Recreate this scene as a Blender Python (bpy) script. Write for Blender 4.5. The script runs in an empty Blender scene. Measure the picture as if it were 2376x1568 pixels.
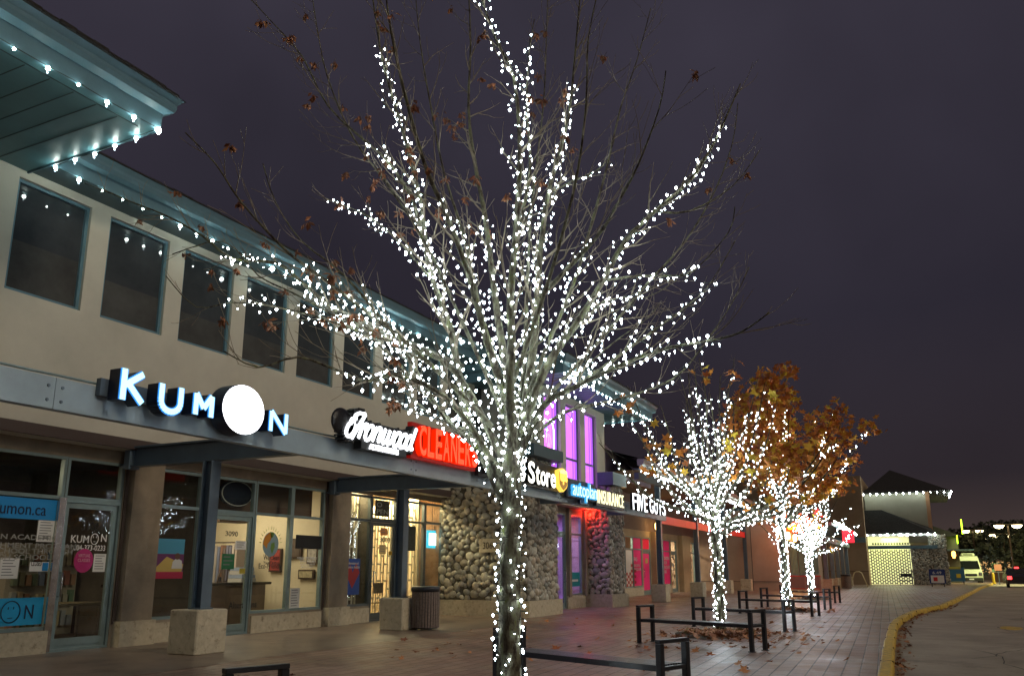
import bpy, math, random
from mathutils import Vector, Matrix
R=random.Random(7)
rad=math.radians
# ---------------- camera, world, light, exposure ----------------
sc=bpy.context.scene
F_,CX,CY,HZ=1900.,1188.,891.,1317.
PIT=math.atan((HZ-CY)/F_); AZ=rad(26.15); EYE=1.4
cd=bpy.data.cameras.new('camera'); cam=bpy.data.objects.new('camera',cd); sc.collection.objects.link(cam); sc.camera=cam
cam.location=(0,0,EYE); cam.rotation_euler=(math.pi/2+PIT,0,AZ-math.pi/2)
cd.sensor_width=36; cd.lens=F_/2376*36; cd.shift_y=107/2376; cd.clip_end=2000; cd.clip_start=.05
w=bpy.data.worlds.new('World'); sc.world=w; w.use_nodes=True; nt=w.node_tree; N=nt.nodes; L=nt.links
bg=N['Background']; tc=N.new('ShaderNodeTexCoord'); sp=N.new('ShaderNodeSeparateXYZ'); rp=N.new('ShaderNodeValToRGB')
L.new(tc.outputs['Generated'],sp.inputs[0]); L.new(sp.outputs['Z'],rp.inputs[0])
e=rp.color_ramp.elements; e[0].position=0.; e[0].color=(.070,.048,.040,1); e[1].position=.62; e[1].color=(.041,.036,.053,1)
q=rp.color_ramp.elements.new(.10); q.color=(.027,.021,.026,1); q=rp.color_ramp.elements.new(.28); q.color=(.023,.020,.030,1)
nz=N.new('ShaderNodeTexNoise'); nz.inputs['Scale'].default_value=2.2; nz.inputs['Detail'].default_value=4; L.new(tc.outputs['Generated'],nz.inputs['Vector'])
mr=N.new('ShaderNodeMapRange'); mr.inputs[1].default_value=.3; mr.inputs[2].default_value=.7; mr.inputs[3].default_value=.78; mr.inputs[4].default_value=1.22; L.new(nz.outputs[0],mr.inputs[0])
L.new(rp.outputs[0],bg.inputs[0]); L.new(mr.outputs[0],bg.inputs[1])
sd=bpy.data.lights.new('lot_glow','SUN'); so=bpy.data.objects.new('lot_glow',sd); sc.collection.objects.link(so)
sd.energy=.86; sd.angle=rad(14); sd.color=(1,.84,.62)
so.rotation_euler=Vector((.10,1.,-.62)).to_track_quat('-Z','Y').to_euler()
sc.view_settings.view_transform='Standard'; sc.view_settings.look='None'; sc.view_settings.exposure=0
def area(loc,dirv,sx,sy,power,col,name='shop_light'):
    d=bpy.data.lights.new(name,'AREA'); d.shape='RECTANGLE'; d.size=sx; d.size_y=sy; d.energy=power; d.color=col
    o=bpy.data.objects.new(name,d); sc.collection.objects.link(o); o.location=loc; o.rotation_euler=Vector(dirv).to_track_quat('-Z','Y').to_euler(); return o
def point(loc,power,col,r=.08,name='lamp_light'):
    d=bpy.data.lights.new(name,'POINT'); d.energy=power; d.color=col; d.shadow_soft_size=r
    o=bpy.data.objects.new(name,d); sc.collection.objects.link(o); o.location=loc; return o
# ---------------- survey helpers: bearings read off the photograph ----------------
def ray(X,Y):
    r=X-CX; d=Y-CY
    up=-d*math.cos(PIT)+F_*math.sin(PIT); fw=F_*math.cos(PIT)+d*math.sin(PIT)
    return Vector((fw*math.cos(AZ)+r*math.sin(AZ), fw*math.sin(AZ)-r*math.cos(AZ), up)),fw
def fy(X,Y,y):
    a,_=ray(X,Y); t=y/a[1]; return a[0]*t, EYE+a[2]*t
def fx(X,Y,x):
    a,_=ray(X,Y); t=x/a[0]; return a[1]*t, EYE+a[2]*t
def U(X,Y,D):
    a,fw=ray(X,Y); t=D/fw; return Vector((a[0]*t,a[1]*t,EYE+a[2]*t))
# ---------------- materials ----------------
MC={}
def mat(name,col,rough=.7,metal=0,emit=None,es=0,var=0,vscale=6,bump=0,bscale=60,spec=.5,island=None,wear=None):
    if name in MC: return MC[name]
    m=bpy.data.materials.new(name); m.use_nodes=True; MC[name]=m
    n=m.node_tree.nodes; l=m.node_tree.links; b=n['Principled BSDF']
    b.inputs['Base Color'].default_value=(*col,1); b.inputs['Roughness'].default_value=rough; b.inputs['Metallic'].default_value=metal
    b.inputs['Specular IOR Level'].default_value=spec
    if emit: b.inputs['Emission Color'].default_value=(*emit,1); b.inputs['Emission Strength'].default_value=es
    g=None
    if var or bump or wear:
        t=n.new('ShaderNodeNewGeometry')
    if var:
        nz=n.new('ShaderNodeTexNoise'); nz.inputs['Scale'].default_value=vscale; nz.inputs['Detail'].default_value=6; nz.inputs['Roughness'].default_value=.65
        l.new(t.outputs['Position'],nz.inputs['Vector'])
        mr=n.new('ShaderNodeMapRange'); mr.inputs[1].default_value=.3; mr.inputs[2].default_value=.7; mr.inputs[3].default_value=1-var; mr.inputs[4].default_value=1+var
        l.new(nz.outputs[0],mr.inputs[0])
        mx=n.new('ShaderNodeVectorMath'); mx.operation='SCALE'; mx.inputs[0].default_value=col; l.new(mr.outputs[0],mx.inputs['Scale'])
        l.new(mx.outputs[0],b.inputs['Base Color']); g=mx
    if island:
        ge=n.new('ShaderNodeNewGeometry'); cr=n.new('ShaderNodeValToRGB'); l.new(ge.outputs['Random Per Island'],cr.inputs[0])
        els=cr.color_ramp.elements
        while len(els)<len(island): els.new(.5)
        for i,c in enumerate(island): els[i].position=i/(len(island)-1); els[i].color=(*c,1)
        if g: l.new(cr.outputs[0],g.inputs[0])
        else: l.new(cr.outputs[0],b.inputs['Base Color'])
    if bump:
        nb=n.new('ShaderNodeTexNoise'); nb.inputs['Scale'].default_value=bscale; nb.inputs['Detail'].default_value=4; l.new(t.outputs['Position'],nb.inputs['Vector'])
        bp=n.new('ShaderNodeBump'); bp.inputs['Strength'].default_value=bump; bp.inputs['Distance'].default_value=.01; l.new(nb.outputs[0],bp.inputs['Height']); l.new(bp.outputs[0],b.inputs['Normal'])
    return m
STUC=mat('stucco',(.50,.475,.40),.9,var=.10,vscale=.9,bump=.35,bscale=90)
worn_q=[]
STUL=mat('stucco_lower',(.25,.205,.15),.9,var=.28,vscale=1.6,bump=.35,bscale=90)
STUB=mat('stucco_brown',(.17,.115,.09),.9,var=.15,vscale=1.4,bump=.3,bscale=90)
CONC=mat('cast_concrete',(.46,.40,.29),.85,var=.16,vscale=9,bump=.3,bscale=50)
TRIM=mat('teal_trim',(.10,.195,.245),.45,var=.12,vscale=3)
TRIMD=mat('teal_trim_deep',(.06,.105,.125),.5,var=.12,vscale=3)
STEEL=mat('painted_steel',(.085,.12,.155),.4,var=.12,vscale=3)
BEAM=mat('painted_beam',(.27,.34,.38),.4,var=.15,vscale=1.5)
ROOF=mat('shingles',(.02,.018,.017),.9,var=.4,vscale=9,bump=1,bscale=14)
ALU=mat('storefront_frame',(.20,.27,.27),.35,metal=.3,var=.1,vscale=5)
ALUD=mat('storefront_frame_dark',(.09,.11,.12),.35,metal=.3)
WGL=mat('tinted_glass',(.042,.048,.052),.03,spec=.7,var=.35,vscale=.6)
BLACK=mat('black_steel',(.012,.014,.02),.3,var=.3,vscale=20)
DARK=mat('dark_void',(.01,.01,.012),.8)
WHITE=mat('white_card',(.65,.65,.62),.6)
CHROME=mat('brushed_metal',(.6,.6,.6),.25,metal=1)
CREAM=mat('interior_cream',(.62,.53,.36),.8,var=.06,vscale=2)
INTD=mat('interior_dark',(.10,.085,.065),.8,var=.4,vscale=1.2)
WOOD=mat('dark_wood',(.06,.035,.02),.5,var=.3,vscale=8)
GRN=mat('granite_top',(.04,.035,.03),.2)
WIRE=mat('green_wire',(.01,.02,.012),.6)
def glass():
    m=bpy.data.materials.new('clear_glass'); m.use_nodes=True; n=m.node_tree.nodes; l=m.node_tree.links; n.clear()
    o=n.new('ShaderNodeOutputMaterial'); t=n.new('ShaderNodeBsdfTransparent'); t.inputs[0].default_value=(.88,.91,.90,1); gl=n.new('ShaderNodeBsdfGlossy'); gl.inputs['Roughness'].default_value=.015
    f=n.new('ShaderNodeFresnel'); f.inputs[0].default_value=1.75; mx=n.new('ShaderNodeMixShader'); ge=n.new('ShaderNodeNewGeometry'); iv=n.new('ShaderNodeMath'); iv.operation='SUBTRACT'; iv.inputs[0].default_value=1; l.new(ge.outputs['Backfacing'],iv.inputs[1]); mu=n.new('ShaderNodeMath'); mu.operation='MULTIPLY'; l.new(iv.outputs[0],mu.inputs[0]); l.new(f.outputs[0],mu.inputs[1]); l.new(mu.outputs[0],mx.inputs[0]); l.new(t.outputs[0],mx.inputs[1]); l.new(gl.outputs[0],mx.inputs[2]); l.new(mx.outputs[0],o.inputs[0]); return m
GLASS=glass()
def em(name,col,s,base=(.02,.02,.02)): return mat(name,base,.5,emit=col,es=s)
LED=em('led_white',(.80,.92,1.0),58); LED2=em('led_soft',(.75,.9,1.0),9)
LEDW=em('led_eave',(.84,1.0,.92),75)
# ---------------- mesh builder ----------------
class MB:
    def __init__(s): s.v=[]; s.f=[]; s.mi=[]; s.m=0
    def add(s,vs,fs):
        k=len(s.v); s.v+= [tuple(a) for a in vs]; s.f+=[tuple(i+k for i in f) for f in fs]; s.mi+=[s.m]*len(fs)
    def box(s,x0,x1,y0,y1,z0,z1,M=None):
        vs=[(x,y,z) for x in (x0,x1) for y in (y0,y1) for z in (z0,z1)]
        if M: vs=[M@Vector(v) for v in vs]
        s.add(vs,[(0,1,3,2),(4,6,7,5),(0,4,5,1),(2,3,7,6),(0,2,6,4),(1,5,7,3)])
    def bbox(s,x0,x1,y0,y1,z0,z1,b=.02,M=None):   # chamfered box
        vs=[];P=[]
        for z,i in ((z0,b),(z0+b,0),(z1-b,0),(z1,b)):
            ring=[(x0+i+b,y0+i),(x1-i-b,y0+i),(x1-i,y0+i+b),(x1-i,y1-i-b),(x1-i-b,y1-i),(x0+i+b,y1-i),(x0+i,y1-i-b),(x0+i,y0+i+b)]
            vs+=[Vector((a,c,z)) for a,c in ring]
        if M: vs=[M@v for v in vs]
        fs=[tuple(range(7,-1,-1)),tuple(range(24,32))]
        for k in range(3):
            for j in range(8): fs.append((k*8+j,k*8+(j+1)%8,(k+1)*8+(j+1)%8,(k+1)*8+j))
        s.add(vs,fs)
    def quad(s,*p): s.add(p,[tuple(range(len(p)))])
    def tube(s,path,rs,n=6,cap=True):
        path=[Vector(p) for p in path]
        if not hasattr(rs,'__len__'): rs=[rs]*len(path)
        vs=[];up=None
        for i,p in enumerate(path):
            d=(path[min(i+1,len(path)-1)]-path[max(i-1,0)])
            if d.length<1e-9: d=Vector((0,0,1))
            d.normalize()
            if up is None: up=d.orthogonal().normalized()
            else:
                up=(up-d*up.dot(d)); up=up.normalized() if up.length>1e-6 else d.orthogonal().normalized()
            b=d.cross(up)
            for j in range(n):
                a=2*math.pi*j/n; vs.append(p+(up*math.cos(a)+b*math.sin(a))*rs[i])
        fs=[]
        for i in range(len(path)-1):
            for j in range(n): fs.append((i*n+j,i*n+(j+1)%n,(i+1)*n+(j+1)%n,(i+1)*n+j))
        if cap: fs.append(tuple(range(n-1,-1,-1))); k=(len(path)-1)*n; fs.append(tuple(range(k,k+n)))
        s.add(vs,fs)
    def bar(s,a,b,w,h=None):
        a=Vector(a);b=Vector(b);d=(b-a).normalized();h=h or w
        u=Vector((0,0,1)) if abs(d.z)<.9 else Vector((0,1,0)); r=d.cross(u).normalized();u=r.cross(d)
        vs=[p+r*i*w/2+u*j*h/2 for p in (a,b) for i,j in ((-1,-1),(1,-1),(1,1),(-1,1))]
        s.add(vs,[(3,2,1,0),(4,5,6,7),(0,1,5,4),(1,2,6,5),(2,3,7,6),(3,0,4,7)])
    def ico(s,c,r,sc=(1,1,1),rot=None,sub=0,jit=0):
        vs,fs=ICO[sub]; M=rot or Matrix.Identity(3); c=Vector(c)
        s.add([c+M@Vector((v[0]*r*sc[0]*(1+R.uniform(-jit,jit)),v[1]*r*sc[1]*(1+R.uniform(-jit,jit)),v[2]*r*sc[2]*(1+R.uniform(-jit,jit)))) for v in vs],fs)
    def lathe(s,c,prof,n=20,M=None):
        vs=[];c=Vector(c)
        for r,z in prof:
            for j in range(n):
                a=2*math.pi*j/n; v=Vector((r*math.cos(a),r*math.sin(a),z)); vs.append(c+(M@v if M else v))
        fs=[]
        for i in range(len(prof)-1):
            for j in range(n): fs.append((i*n+j,i*n+(j+1)%n,(i+1)*n+(j+1)%n,(i+1)*n+j))
        s.add(vs,fs)
    def prism(s,poly,y0,y1):      # poly in (x,z), extruded in y; front at y0
        n=len(poly); s.add([(x,y0,z) for x,z in poly]+[(x,y1,z) for x,z in poly],[tuple(range(n)),tuple(range(2*n-1,n-1,-1))]+[(i+n,(i+1)%n+n,(i+1)%n,i) for i in range(n)])
def _ico(sub):
    t=(1+5**.5)/2; v=[Vector(p).normalized() for p in [(-1,t,0),(1,t,0),(-1,-t,0),(1,-t,0),(0,-1,t),(0,1,t),(0,-1,-t),(0,1,-t),(t,0,-1),(t,0,1),(-t,0,-1),(-t,0,1)]]
    f=[(0,11,5),(0,5,1),(0,1,7),(0,7,10),(0,10,11),(1,5,9),(5,11,4),(11,10,2),(10,7,6),(7,1,8),(3,9,4),(3,4,2),(3,2,6),(3,6,8),(3,8,9),(4,9,5),(2,4,11),(6,2,10),(8,6,7),(9,8,1)]
    for _ in range(sub):
        c={};g=[]
        def mid(a,b):
            k=(min(a,b),max(a,b))
            if k not in c: v.append((v[a]+v[b]).normalized()); c[k]=len(v)-1
            return c[k]
        for a,b,d in f:
            x,y,z=mid(a,b),mid(b,d),mid(d,a); g+=[(a,x,z),(b,y,x),(d,z,y),(x,y,z)]
        f=g
    return [tuple(x) for x in v],f
ICO=[_ico(0),_ico(1),_ico(2)]
OCT=([(0,0,1),(1,0,0),(0,1,0),(-1,0,0),(0,-1,0),(0,0,-1)],[(0,1,2),(0,2,3),(0,3,4),(0,4,1),(5,2,1),(5,3,2),(5,4,3),(5,1,4)])
def off(p):
    v=Vector((0,0,0))
    while p is not None: v=v+p.location; p=p.parent
    return v
def obj(name,mb,mats,parent=None,smooth=False,label=None,cat=None,group=None,kind=None,loc=None):
    me=bpy.data.meshes.new(name); o_=off(parent) if parent else Vector((0,0,0))
    if loc is not None: o_=Vector(loc)
    me.from_pydata([(a[0]-o_.x,a[1]-o_.y,a[2]-o_.z) for a in mb.v],[],mb.f)
    for m in (mats if isinstance(mats,(list,tuple)) else [mats]): me.materials.append(m)
    me.polygons.foreach_set('material_index',mb.mi)
    if smooth: me.polygons.foreach_set('use_smooth',[True]*len(mb.f))
    me.update(); o=bpy.data.objects.new(name,me); sc.collection.objects.link(o)
    if loc is not None and parent is None: o.location=loc
    if parent: o.parent=parent
    tag(o,label,cat,group,kind); return o
def tag(o,label=None,cat=None,group=None,kind=None):
    for k,v in (('label',label),('category',cat),('group',group),('kind',kind)):
        if v: o[k]=v
def thing(name,label,cat,loc=(0,0,0),group=None):
    o=bpy.data.objects.new(name,None); sc.collection.objects.link(o); o.location=loc; o.empty_display_size=.2; tag(o,label,cat,group); return o
def kids(o): return [c for c in bpy.data.objects if c.parent==o]
def dup(o,loc=None,rz=None,label=None,scale=None,parent=None):
    c=o.copy(); sc.collection.objects.link(c)
    if parent is not None: c.parent=parent
    for ch in kids(o): dup(ch,parent=c)
    if loc is not None: c.location=loc
    if rz is not None: c.rotation_euler=(0,0,rz)
    if scale: c.scale=scale
    if label: c['label']=label
    return c
def B(x0,x1,y0,y1,z0,z1):
    m=MB(); m.box(x0,x1,y0,y1,z0,z1); return m
# text: a,b plane -> world with origin o, right r, up u, depth towards viewer n
def text(name,s,o,width,height,mats,parent=None,r=(1,0,0),n=(0,-1,0),ext=.004,bold=0,shear=0,spacing=1,label=None,cat=None,body=None,align='fit',**kw):
    cu=bpy.data.curves.new('t','FONT'); cu.body=s; cu.size=1; cu.extrude=.5; cu.offset=bold; cu.shear=shear; cu.space_character=spacing; cu.resolution_u=3
    ob=bpy.data.objects.new('t',cu); sc.collection.objects.link(ob); dg=bpy.context.evaluated_depsgraph_get(); me=bpy.data.meshes.new_from_object(ob.evaluated_get(dg))
    bpy.data.objects.remove(ob); bpy.data.curves.remove(cu)
    xs=[v.co.x for v in me.vertices]; ys=[v.co.y for v in me.vertices]
    if not xs: return None
    x0,x1,y0,y1=min(xs),max(xs),min(ys),max(ys); sx=width/(x1-x0); sy=height/(y1-y0) if height else sx
    mb=MB(); r=Vector(r);n=Vector(n);o=Vector(o);up=Vector((0,0,1))
    vs=[o+r*((v.co.x-x0)*sx)+up*((v.co.y-y0)*sy)+n*((v.co.z+.5)*ext) for v in me.vertices]
    for p in me.polygons: mb.f.append(tuple(p.vertices)); mb.mi.append(0 if (p.normal.z>.5 or body is None) else 1)
    mb.v=[tuple(v) for v in vs]; bpy.data.meshes.remove(me)
    return obj(name,mb,[mats]+([body] if body else []),parent,label=label,cat=cat,**kw)
# ---------------- ground, pavement, kerb, road ----------------
def pave():
    m=bpy.data.materials.new('block_paving'); m.use_nodes=True; n=m.node_tree.nodes; l=m.node_tree.links; b=n['Principled BSDF']
    g=n.new('ShaderNodeNewGeometry'); mp=n.new('ShaderNodeMapping'); mp.inputs['Rotation'].default_value=(0,0,rad(-2.2)); l.new(g.outputs['Position'],mp.inputs[0])
    br=n.new('ShaderNodeTexBrick'); br.inputs['Scale'].default_value=1; br.inputs['Brick Width'].default_value=.44; br.inputs['Row Height'].default_value=.22; br.inputs['Mortar Size'].default_value=.012; br.inputs['Mortar Smooth'].default_value=.4
    br.inputs['Color1'].default_value=(.215,.13,.095,1); br.inputs['Color2'].default_value=(.315,.205,.15,1); br.inputs['Mortar'].default_value=(.05,.038,.03,1); l.new(mp.outputs[0],br.inputs[0])
    nz=n.new('ShaderNodeTexNoise'); nz.inputs['Scale'].default_value=.8; nz.inputs['Detail'].default_value=8; nz.inputs['Roughness'].default_value=.7; l.new(g.outputs['Position'],nz.inputs[0])
    mr=n.new('ShaderNodeMapRange'); mr.inputs[1].default_value=.3; mr.inputs[2].default_value=.7; mr.inputs[3].default_value=.68; mr.inputs[4].default_value=1.25; l.new(nz.outputs[0],mr.inputs[0])
    vm=n.new('ShaderNodeVectorMath'); vm.operation='SCALE'; l.new(br.outputs[0],vm.inputs[0]); l.new(mr.outputs[0],vm.inputs['Scale']); l.new(vm.outputs[0],b.inputs['Base Color'])
    r2=n.new('ShaderNodeMapRange'); r2.inputs[1].default_value=.35; r2.inputs[2].default_value=.65; r2.inputs[3].default_value=.28; r2.inputs[4].default_value=.58; l.new(nz.outputs[0],r2.inputs[0]); l.new(r2.outputs[0],b.inputs['Roughness'])
    n2=n.new('ShaderNodeTexNoise'); n2.inputs['Scale'].default_value=55; l.new(g.outputs['Position'],n2.inputs[0]); ad=n.new('ShaderNodeMath'); ad.operation='MULTIPLY_ADD'; ad.inputs[1].default_value=-1.2; l.new(br.outputs['Fac'],ad.inputs[0]); l.new(n2.outputs[0],ad.inputs[2])
    bp=n.new('ShaderNodeBump'); bp.inputs['Strength'].default_value=.6; bp.inputs['Distance'].default_value=.008; l.new(ad.outputs[0],bp.inputs['Height']); l.new(bp.outputs[0],b.inputs['Normal']); return m
PAVE=pave()
ASPH=mat('asphalt',(.30,.255,.195),.7,var=.3,vscale=.55,bump=.8,bscale=120)
WALK=mat('walkway_concrete',(.20,.15,.115),.36,var=.35,vscale=.9,bump=.3,bscale=60)
YEL=mat('worn_yellow_paint',(.50,.33,.035),.6,var=.35,vscale=9,bump=.4,bscale=40)
def worn(m,c2,lo,hi,sc_=14):
    n=m.node_tree.nodes; l=m.node_tree.links; b=n['Principled BSDF']; old=b.inputs['Base Color'].links[0].from_socket; g=n.new('ShaderNodeNewGeometry'); z=n.new('ShaderNodeTexNoise'); z.inputs['Scale'].default_value=sc_; z.inputs['Detail'].default_value=8; z.inputs['Roughness'].default_value=.75; l.new(g.outputs['Position'],z.inputs[0])
    k=n.new('ShaderNodeMapRange'); k.inputs[1].default_value=lo; k.inputs[2].default_value=hi; l.new(z.outputs[0],k.inputs[0]); x=n.new('ShaderNodeMix'); x.data_type='RGBA'; l.new(k.outputs[0],x.inputs[0]); l.new(old,x.inputs[6]); x.inputs[7].default_value=(*c2,1); l.new(x.outputs[2],b.inputs['Base Color'])
worn(CONC,(.20,.165,.11),.55,.68,6); worn(YEL,(.20,.16,.09),.56,.62,5); worn(ASPH,(.12,.10,.08),.54,.70,.35); worn(ASPH,(.34,.30,.24),.60,.66,38); worn(PAVE,(.10,.07,.055),.57,.70,1.7); worn(WALK,(.09,.065,.05),.52,.66,1.1)
g=MB(); g.quad((-60,-400,-.14),(900,-400,-.14),(900,400,-.14),(-60,400,-.14)); obj('road',g,ASPH,kind='structure')
KB=[(-8,.58),(5,.58),(12.5,.6),(18,.74),(23.6,.84),(25.9,.80),(28.5,.66),(31.5,.42),(34.5,-.05),(37,-.5),(44,-1.15),(52,-1.85),(62,-2.75),(72.5,-3.65),(84,-4.9),(96,-6.2)]
g=MB()
for (a,b) in zip(KB,KB[1:]): g.quad((a[0],a[1]+.09,0),(b[0],b[1]+.09,0),(b[0],30,0),(a[0],30,0))
obj('pavement',g,PAVE,kind='structure')
g=MB(); g.quad((-8,9.6,.004),(21.9,9.6,.004),(21.9,14,.004),(-8,14,.004)); obj('walkway',g,WALK,kind='structure')
g=MB()
for (a,b) in zip(KB[:9],KB[1:9]+[]):
    pass
def kerb_mesh(pts):
    g=MB(); prof=[(-.09,-.14),(-.085,-.02),(-.06,.012),(.07,.012),(.095,0),(.095,-.14)]
    dens=[]
    for a,b in zip(pts,pts[1:]):
        k=max(1,int((b[0]-a[0])/.6)); dens+=[(a[0]+(b[0]-a[0])*i/k,a[1]+(b[1]-a[1])*i/k) for i in range(k)]
    dens.append(pts[-1]); n=len(prof); vs=[]
    for x,y in dens:
        j=R.uniform(-.006,.006)
        vs+=[(x,y+p+j,z+(R.uniform(-.004,.004) if z>-.1 else 0)) for p,z in prof]
    g.add(vs,[(i*n+j,(i+1)*n+j,(i+1)*n+j+1,i*n+j+1) for i in range(len(dens)-1) for j in range(n-1)]); return g
obj('kerb',kerb_mesh(KB),YEL,kind='structure')
def ky(x):
    for a,b in zip(KB,KB[1:]):
        if a[0]<=x<=b[0]: return a[1]+(b[1]-a[1])*(x-a[0])/(b[0]-a[0])
g=MB()
for k in range(22):
    x=9.6+k*2.4; y=ky(x); g.box(x,x+.016,y-.092,y+.10,-.13,.0145)
obj('kerb_joints',g,mat('joint_dirt',(.03,.025,.02),.9),kind='structure')
g=MB()
for (x,y,dx,dy,n) in ((13,-1.4,.9,.12,14),(17,-.6,.5,-.35,12),(22,-2.6,.8,.25,16),(15,-3,.3,-.5,10),(30,-2.2,.9,-.2,14),(27,-.4,.6,-.5,9)):
    for _ in range(n):
        nx,ny=x+dx*R.uniform(.3,.7),y+dy*R.uniform(.3,.7)+R.uniform(-.14,.14); w_=R.uniform(.006,.014); g.quad((x,y-w_,-.137),(nx,ny-w_,-.137),(nx,ny+w_,-.137),(x,y+w_,-.137)); x,y=nx,ny
obj('road_cracks',g,mat('crack_tar',(.03,.027,.022),.8),kind='structure')
g=MB()
for i in range(7):
    x=70+i*1.3; g.quad((x,-5.3-i*.5,-.134),(x+.6,-5.5-i*.5,-.134),(x+2.6,-9.5-i*.5,-.134),(x+2.0,-9.3-i*.5,-.134))
obj('crossing_markings',g,mat('road_paint',(.5,.42,.2),.6,var=.3,vscale=3),kind='structure')
g=MB(); ph=[2*math.pi*i/14 for i in range(14)]
g.quad(*[(25.8+.75*math.cos(a),-1.9+.28*math.sin(a)*R.uniform(.8,1.1),-.135) for a in ph]); obj('yellow_road_mark',g,YEL,kind='structure')
# ---------------- generic builders ----------------
def wallholes(mb,x0,x1,z0,z1,holes,y,d):
    xs=sorted({x0,x1,*[h[0] for h in holes],*[h[1] for h in holes]}); zs=sorted({z0,z1,*[h[2] for h in holes],*[h[3] for h in holes]})
    for a,b in zip(xs,xs[1:]):
        for c,e in zip(zs,zs[1:]):
            cx,cz=(a+b)/2,(c+e)/2
            if any(h[0]<cx<h[1] and h[2]<cz<h[3] for h in holes): continue
            mb.quad((a,y,c),(b,y,c),(b,y,e),(a,y,e))
    for h in holes:
        a,b,c,e=h
        mb.quad((a,y,c),(a,y,e),(a,y+d,e),(a,y+d,c)); mb.quad((b,y,e),(b,y,c),(b,y+d,c),(b,y+d,e))
        mb.quad((a,y,e),(b,y,e),(b,y+d,e),(a,y+d,e)); mb.quad((b,y,c),(a,y,c),(a,y+d,c),(b,y+d,c))
def frame(mb,a,b,c,e,y,w=.06,d=.1):
    mb.box(a,b,y,y+d,c,c+w); mb.box(a,b,y,y+d,e-w,e); mb.box(a,a+w,y,y+d,c+w,e-w); mb.box(b-w,b,y,y+d,c+w,e-w)
def window(root,a,b,c,e,y,fm=ALU,gm=None,w=.06,tr=None,sill=False):
    m=MB(); frame(m,a,b,c,e,y,w)
    if tr: m.box(a+w,b-w,y,y+.1,tr-.03,tr+.03)
    o=obj('window',m,fm,root); g=MB(); g.box(a+w,b-w,y+.05,y+.056,c+w,e-w); obj('pane',g,gm or GLASS,o)
    if sill: obj('sill',B(a-.04,b+.04,y-.05,y+.06,c-.09,c+.001),fm,o)
    return o
def door(root,a,b,c,e,y,fm=ALU,hand='l'):
    m=MB(); frame(m,a,b,c,e,y,.05,.12); frame(m,a+.055,b-.055,c+.01,e-.055,y+.03,.09,.05); m.box(a+.145,b-.145,y+.03,y+.08,c+.09,c+.22)
    o=obj('door',m,fm,root); obj('pane',B(a+.145,b-.145,y+.05,y+.056,c+.22,e-.145),GLASS,o)
    hx=a+.11 if hand=='l' else b-.11; t=MB(); t.tube([(hx,y+.03,c+.92),(hx,y-.05,c+.92),(hx,y-.05,c+1.32),(hx,y+.03,c+1.32)],.013,8); obj('handle',t,CHROME,o,True)
    return o
def paper(root,name,a,b,c,e,y,m,lab,cat='poster',lines=0,lc=None):
    t=thing(name,lab,cat,(a,y,c)); obj('sheet',B(a,b,y,y+.004,c,e),m,t)
    if lines:
        g=MB(); h=(e-c)/(lines+1)
        for i in range(lines):
            z=e-h*(i+.75); g.box(a+.12*(b-a),a+(b-a)*R.uniform(.6,.9),y-.002,y-.0005,z-h*.18,z+h*.12)
        obj('printed_lines',g,lc or mat('grey_ink',(.18,.18,.18),.8),t)
    return t
def room(root,x0,x1,y0,y1,z1,wm,fm,cm):
    g=MB(); g.quad((x0,y1,0),(x1,y1,0),(x1,y1,z1),(x0,y1,z1)); g.quad((x0,y0,0),(x0,y1,0),(x0,y1,z1),(x0,y0,z1)); g.quad((x1,y0,0),(x1,y1,0),(x1,y1,z1),(x1,y0,z1)); obj('interior_wall',g,wm,root)
    g=MB(); g.quad((x0,y0,.008),(x1,y0,.008),(x1,y1,.008),(x0,y1,.008)); obj('interior_floor',g,fm,root)
    g=MB(); g.quad((x0,y0,z1),(x1,y0,z1),(x1,y1,z1),(x0,y1,z1)); obj('interior_ceiling',g,cm,root)
YL,YU,YE=13.4,13.1,12.5
# ---------------- long two-storey building ----------------
bld=thing('retail_building','long two-storey beige stucco building with a row of dark upper windows and teal eaves','building',(13,YL,0))
m=MB(); wins=[(7.78+1.78*i,7.78+1.78*i+1.38) for i in range(-3,10)]
XE=24.6
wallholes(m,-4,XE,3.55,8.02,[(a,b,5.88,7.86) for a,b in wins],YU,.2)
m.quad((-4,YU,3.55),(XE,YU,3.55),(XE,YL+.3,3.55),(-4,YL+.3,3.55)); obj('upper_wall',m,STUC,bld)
for a,b in wins:
    o=window(bld,a,b,5.88,7.86,YU+.06,TRIM,WGL,.06,sill=True)
    hb=R.choice((.5,.7,.85,.6)); obj('lower_reflection',B(a+.062,b-.062,YU+.1065,YU+.1095,5.945,5.945+hb),mat('tinted_glass_reflection',(.066,.066,.062),.05,spec=.7,var=.3,vscale=1.2),o)  # paler lower glass: brown reflection painted as a thin sheet over the pane
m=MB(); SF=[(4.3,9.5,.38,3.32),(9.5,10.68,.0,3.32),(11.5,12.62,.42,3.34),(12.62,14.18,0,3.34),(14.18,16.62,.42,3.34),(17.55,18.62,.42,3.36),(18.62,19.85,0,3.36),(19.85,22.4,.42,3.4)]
wallholes(m,-4,XE,0,3.549,SF,YL,.12); obj('lower_wall',m,STUL,bld)
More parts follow.
